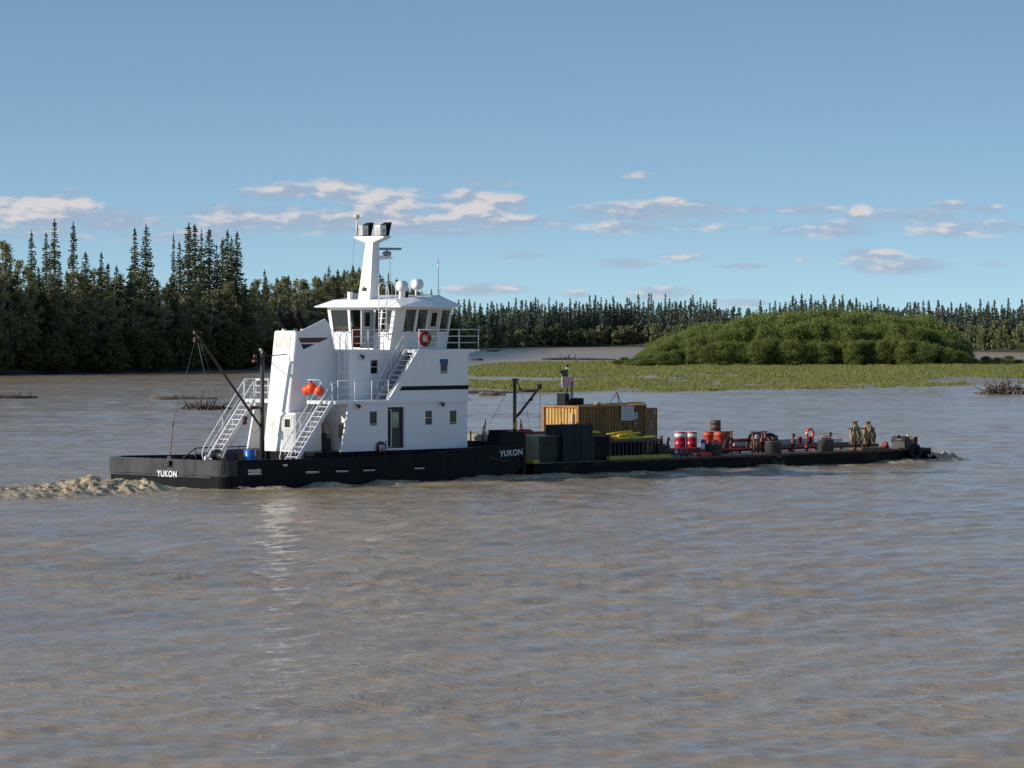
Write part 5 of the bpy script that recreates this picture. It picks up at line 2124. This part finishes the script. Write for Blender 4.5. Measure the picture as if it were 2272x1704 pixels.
m.lathe([(.15, .52), (.15, .66), (.1, .72), (.01, .73)], (0, 0, 0), 14, 'z', 1)
m.lathe([(.145, 0), (.145, .52)], (.0, 0, 0), 14, 'z', 0)
tag(put(m.build('gas_bottle', [LETTER, BLUE]), T(35.8, 2.4, .62), HEAD), 'white gas bottle with a bright blue cap on the barge deck', 'gas bottle')
m = MB()
m.prism('y', [(-.42, .0), (.42, .0), (.42, .14), (.25, .22), (-.3, .22), (-.42, .16)], -.16, .16)
m.tube([(-.15, 0, .2), (-.1, 0, .28), (.1, 0, .28), (.15, 0, .2)], .025, 6)
m.tube([(.35, 0, .15), (.48, 0, .24)], .03, 6)
tag(put(m.build('fuel_can', [RED]), T(33.55, .32, .54), HEAD), 'bright red fuel can lying on the barge edge left of a tank hatch', 'fuel can')
for (x, y, mm_, h, lab) in ((32.3, 1.3, LETTER, .16, 'small white can on deck below the crimson drums, leftmost'), (32.75, 1.2, BLUE, .38, 'small blue jug on deck below the crimson drums'),
                            (33.05, 1.1, RED, .40, 'small red jug on deck right of the blue jug'), (33.25, .9, LETTER, .2, 'small white can on deck right of the red jug'), (32.55, 1.4, CREAM, .36, 'small cream jug left of the blue jug')):
    m = MB()
    m.lathe([(.08, 0), (.095, .02), (.095, h * .7), (.05, h * .85), (.035, h), (.01, h)], (0, 0, 0), 12)
    m.tube([(.03, 0, h * .9), (.1, 0, h * .85), (.1, 0, h * .6)], .014, 5)
    tag(put(m.build('plastic_jug', [mm_]), T(x, y, .54), HEAD), lab, 'jug', 'small jugs and cans on the barge deck')
m = MB()
for k in range(3):
    m.box(-.7, .7, -.3 + k * .22, -.12 + k * .22, .0, .06)
m.box(-.5, .6, -.2, .1, .062, .12)
tag(put(m.build('dunnage_planks', [PLY]), T(36.9, 5.2, .54), HEAD + R(20)), 'weathered planks lying on the barge deck between the drum groups', 'planks')
m = MB()
m.box(-.4, .4, -.25, .25, 0, .12, 0)
m.lathe([(.14, -.3), (.16, -.25), (.16, .2), (.1, .28)], (0, 0, .3), 12, 'x', 0)
m.tube([(.3, 0, .3), (.45, 0, .32), (.5, 0, .6)], .05, 6, 1)
m.box(-.1, .05, -.1, .1, .44, .62, 1)
tag(put(m.build('cargo_pump', [DARKST, REDST]), T(38.0, 3.6, .54), HEAD), 'dark cargo pump on deck before the first red valve', 'pump')
# hose coil
m = MB()
rng = random.Random(6)
for k in range(9):
    cx, cz = rng.uniform(-.15, .25), rng.uniform(-.06, .12)
    tilt = rng.uniform(-.15, .15)
    pts = []
    a0, a1 = R(-30 + rng.uniform(-20, 20)), R(205 + rng.uniform(-15, 25))
    for i in range(17):
        a = a0 + (a1 - a0) * i / 16
        x = cx + (.75 + .1 * rng.random()) * math.cos(a)
        z = max(.08, .28 + cz + .72 * math.sin(a) * (.85 + .05 * k / 9))
        pts.append((x, (k - 4) * .10 + tilt * math.cos(a), z))
    m.tube(pts, .055, 7, 0)
for k in range(4):
    m.tube([(-.7 + .1 * k, -.5, .08), (-.1 + .12 * k, -.55, .5), (.75, -.5, .85 - .1 * k)], .05, 6, 0)
m.lathe([(.08, 0), (.10, .05), (.10, .2)], (-.72, -.45, .8), 10, 'y', 1)
m.lathe([(.1, 0), (.1, .12), (.03, .13)], (-.95, -.3, .22), 10, 'y', 1)
m.tube([(-.9, -.45, .9), (-.6, -.5, .6)], .07, 7, 1)
tag(put(m.build('hose_coil', [HOSE, STAINL]), T(41.0, 2.9, .54), HEAD), 'big untidy coil of dusty black cargo hose on the barge', 'hose')
m = MB()
for k in range(4):
    m.tube([(-.1 + .1 * k, 0, .02), (.25 + .08 * k, .1, .55), (.55 + .05 * k, .1, .95 - .06 * k)], .045, 6)
m.tube([(-.2, -.1, .05), (.2, -.2, .06), (.5, 0, .05), (.3, .2, .06), (-.1, .1, .05)], .045, 6)
tag(put(m.build('hose_bundle', [HOSE]), T(37.6, 2.6, .54), HEAD), 'short bundle of black hose leaning by the first valve', 'hose')
m = MB()
m.torus((0, 0, 0), .27, .075, 'y', 22, 8, 0)
for a in (45, 165, 285):
    m.torus((0, 0, 0), .27, .082, 'y', 3, 8, 1, a0=R(a), a1=R(a + 14))
m.tube([(.2, 0, .18), (0, -.05, -.1), (-.18, 0, -.2)], .018, 5, 1)
m.tube([(0, 0, -.27), (0, .05, -.5)], .03, 5, 2)
tag(put(m.build('life_ring', [LIFER, LETTER, DARKST]), T(48.35, 5.75, 1.28), HEAD), 'bright orange life ring standing on the barge by the far splash wall', 'life ring')


def rope_coil(label, loc, seed, h, flare):
    rng = random.Random(seed)
    m = MB()
    for k in range(15):
        a = 2 * math.pi * k / 15 + rng.uniform(-.25, .25)
        b = a + rng.uniform(.5, 2.2)
        ra, rb = flare * rng.uniform(.55, 1.1), flare * rng.uniform(.55, 1.1)
        top = h * rng.uniform(.80, 1.0)
        low = rng.uniform(.03, .30) * h
        pts = []
        for i in range(13):
            t = i / 12
            q = abs(2 * t - 1)                       # 0 at the bottom of the loop, 1 where it crosses the post
            ang = a + (b - a) * t
            rad_ = (ra if t < .5 else rb)
            e = .12 + (rad_ - .12) * (1 - q ** 3)
            pts.append((e * math.cos(ang), e * math.sin(ang) * .8, low + (top - low) * q ** .8))
        m.tube(pts, .036, 6, k % 3 == 2)
    for k in range(4):
        m.torus((0, 0, h * (.74 + .06 * k)), .15 + .01 * k, .032, 'z', 16, 6, 0)
    tag(put(m.build('rope_coil', [ROPE, ROPEO]), T(*loc), HEAD), label, 'rope', 'tan rope coils on the towing bitts')


rope_coil('left coil of thick tan rope draped over the towing bitts', (46.62, 1.0, .68), 1, 1.28, .42)
rope_coil('right coil of thick tan rope draped over the towing bitts', (47.75, 1.0, .68), 2, 1.25, .46)
m = MB()
m.torus((0, 0, 0), .34, .16, 'y', 24, 10, 0)
m.lathe([(.2, -.05), (.01, -.05)], (0, 0, 0), 12, 'y', 1)
m.tube([(0, .1, .4), (0, .25, .85)], .025, 5, 2)
tag(put(m.build('tyre_fender', [RUBBER, BLACKM, DARKST]), T(50.35, -.17, .36), HEAD), 'old black tyre hung as a fender on the barge side near its bow', 'tyre')
m = MB()
m.box(-.5, .5, -.35, .35, 0, .36, 0)
m.box(-.53, .53, -.38, .38, .36, .40, 0)
m.box(.1, .2, -.39, -.36, .15, .22, 1)
tag(put(m.build('deck_box', [STAINL, REDST]), T(51.2, 6.6, .54), HEAD + R(-8)), 'grey metal deck box near the far edge of the barge bow', 'box')


# ================================================================== WASH
def foam_mat():
    m = bpy.data.materials.new('churned_silty_foam')
    m.use_nodes = True
    g = NG(m.node_tree)
    out = g.n('ShaderNodeOutputMaterial')
    p = g.n('ShaderNodeBsdfPrincipled')
    g.link(p.outputs[0], out.inputs[0])
    tc = g.n('ShaderNodeTexCoord')
    nf = g.noise(tc.outputs['Object'], 4.5, 7, .7)
    g.link(g.mix(g.ramp(nf, .38, .62), (.26, .19, .115, 1), (.50, .40, .26, 1)), p.inputs['Base Color'])
    p.inputs['Roughness'].default_value = .42
    b = g.n('ShaderNodeBump')
    b.inputs['Strength'].default_value = .6
    b.inputs['Distance'].default_value = .05
    g.link(g.noise(tc.outputs['Object'], 9, 4, .6), b.inputs['Height'])
    g.link(b.outputs[0], p.inputs['Normal'])
    return m


FOAM = foam_mat()


def fbm(x, y, s, seed, o=4):
    v, a, t = np.zeros_like(x), 1.0, 0
    for k in range(o):
        v += a * vnoise(x * s + 31 * k, y * s + 17 * k, seed + k)
        t += a
        a *= .55
        s *= 2.1
    return v / t


def wash(name, x0, x1, y0, y1, step, env, amp, seed, label, base=-.02):
    X, Y = np.meshgrid(np.arange(x0, x1, step), np.arange(y0, y1, step))
    n = fbm(X + 50, Y + 50, .9, seed, 4) + .16 * (fbm(X + 9, Y + 3, 4.0, seed + 60, 3) - .5)
    rid = 1 - np.abs(2 * fbm(X + 20, Y + 80, 1.3, seed + 40, 3) - 1)
    e = env(X, Y)
    Z = WATER + base + amp * e * (n * 1.3 - .25 + .75 * (rid ** 3) * e) - (1 - e) * .10
    jx = (fbm(X, Y, 3.0, seed + 80, 2) - .5) * .12
    o = grid_mesh(name, X + jx, Y + jx, Z, FOAM, True)
    put(o, T(0, 0, 0), HEAD)
    return tag(o, label, 'foam', None, 'stuff')


def sstep(v, a, b):
    t = np.clip((v - a) / (b - a), 0, 1)
    return t * t * (3 - 2 * t)


wash('wake_foam', -24, .4, -6.5, 11, .07,
     lambda X, Y: sstep(X, -22, -9) * (1 - sstep(np.abs(Y - 4.1 - X * .11), 2.2, 4.2 + .12 * np.abs(X)) ) * (.75 + .25 * sstep(X, -10, -3)) * (1 - .62 * sstep(X, -4.0, -.6)),
     .52, 7, 'tan churned propeller wash boiling up behind the tug stern')
wash('bow_wave', 51.6, 56.0, -2.4, 7.5, .08,
     lambda X, Y: (1 - sstep(X, 52.3, 55.6)) * sstep(Y, -2.2, -.1) * (1 - sstep(Y, 3.5, 7.2)), .58, 17, 'tan bow wave curling up before the barge')
wash('hull_wash', .5, 52.5, -3.0, .3, .09,
     lambda X, Y: np.clip(.9 * sstep(Y, -2.8 + 1.1 * vnoise(X * .3, X * 0 + 3, 61), -1.1) * (.30 + 1.1 * vnoise(X * .5, Y * .3 + 9, 55)), 0, 1), .17, 27, 'thin tan wash line along the hulls of tug and barge')
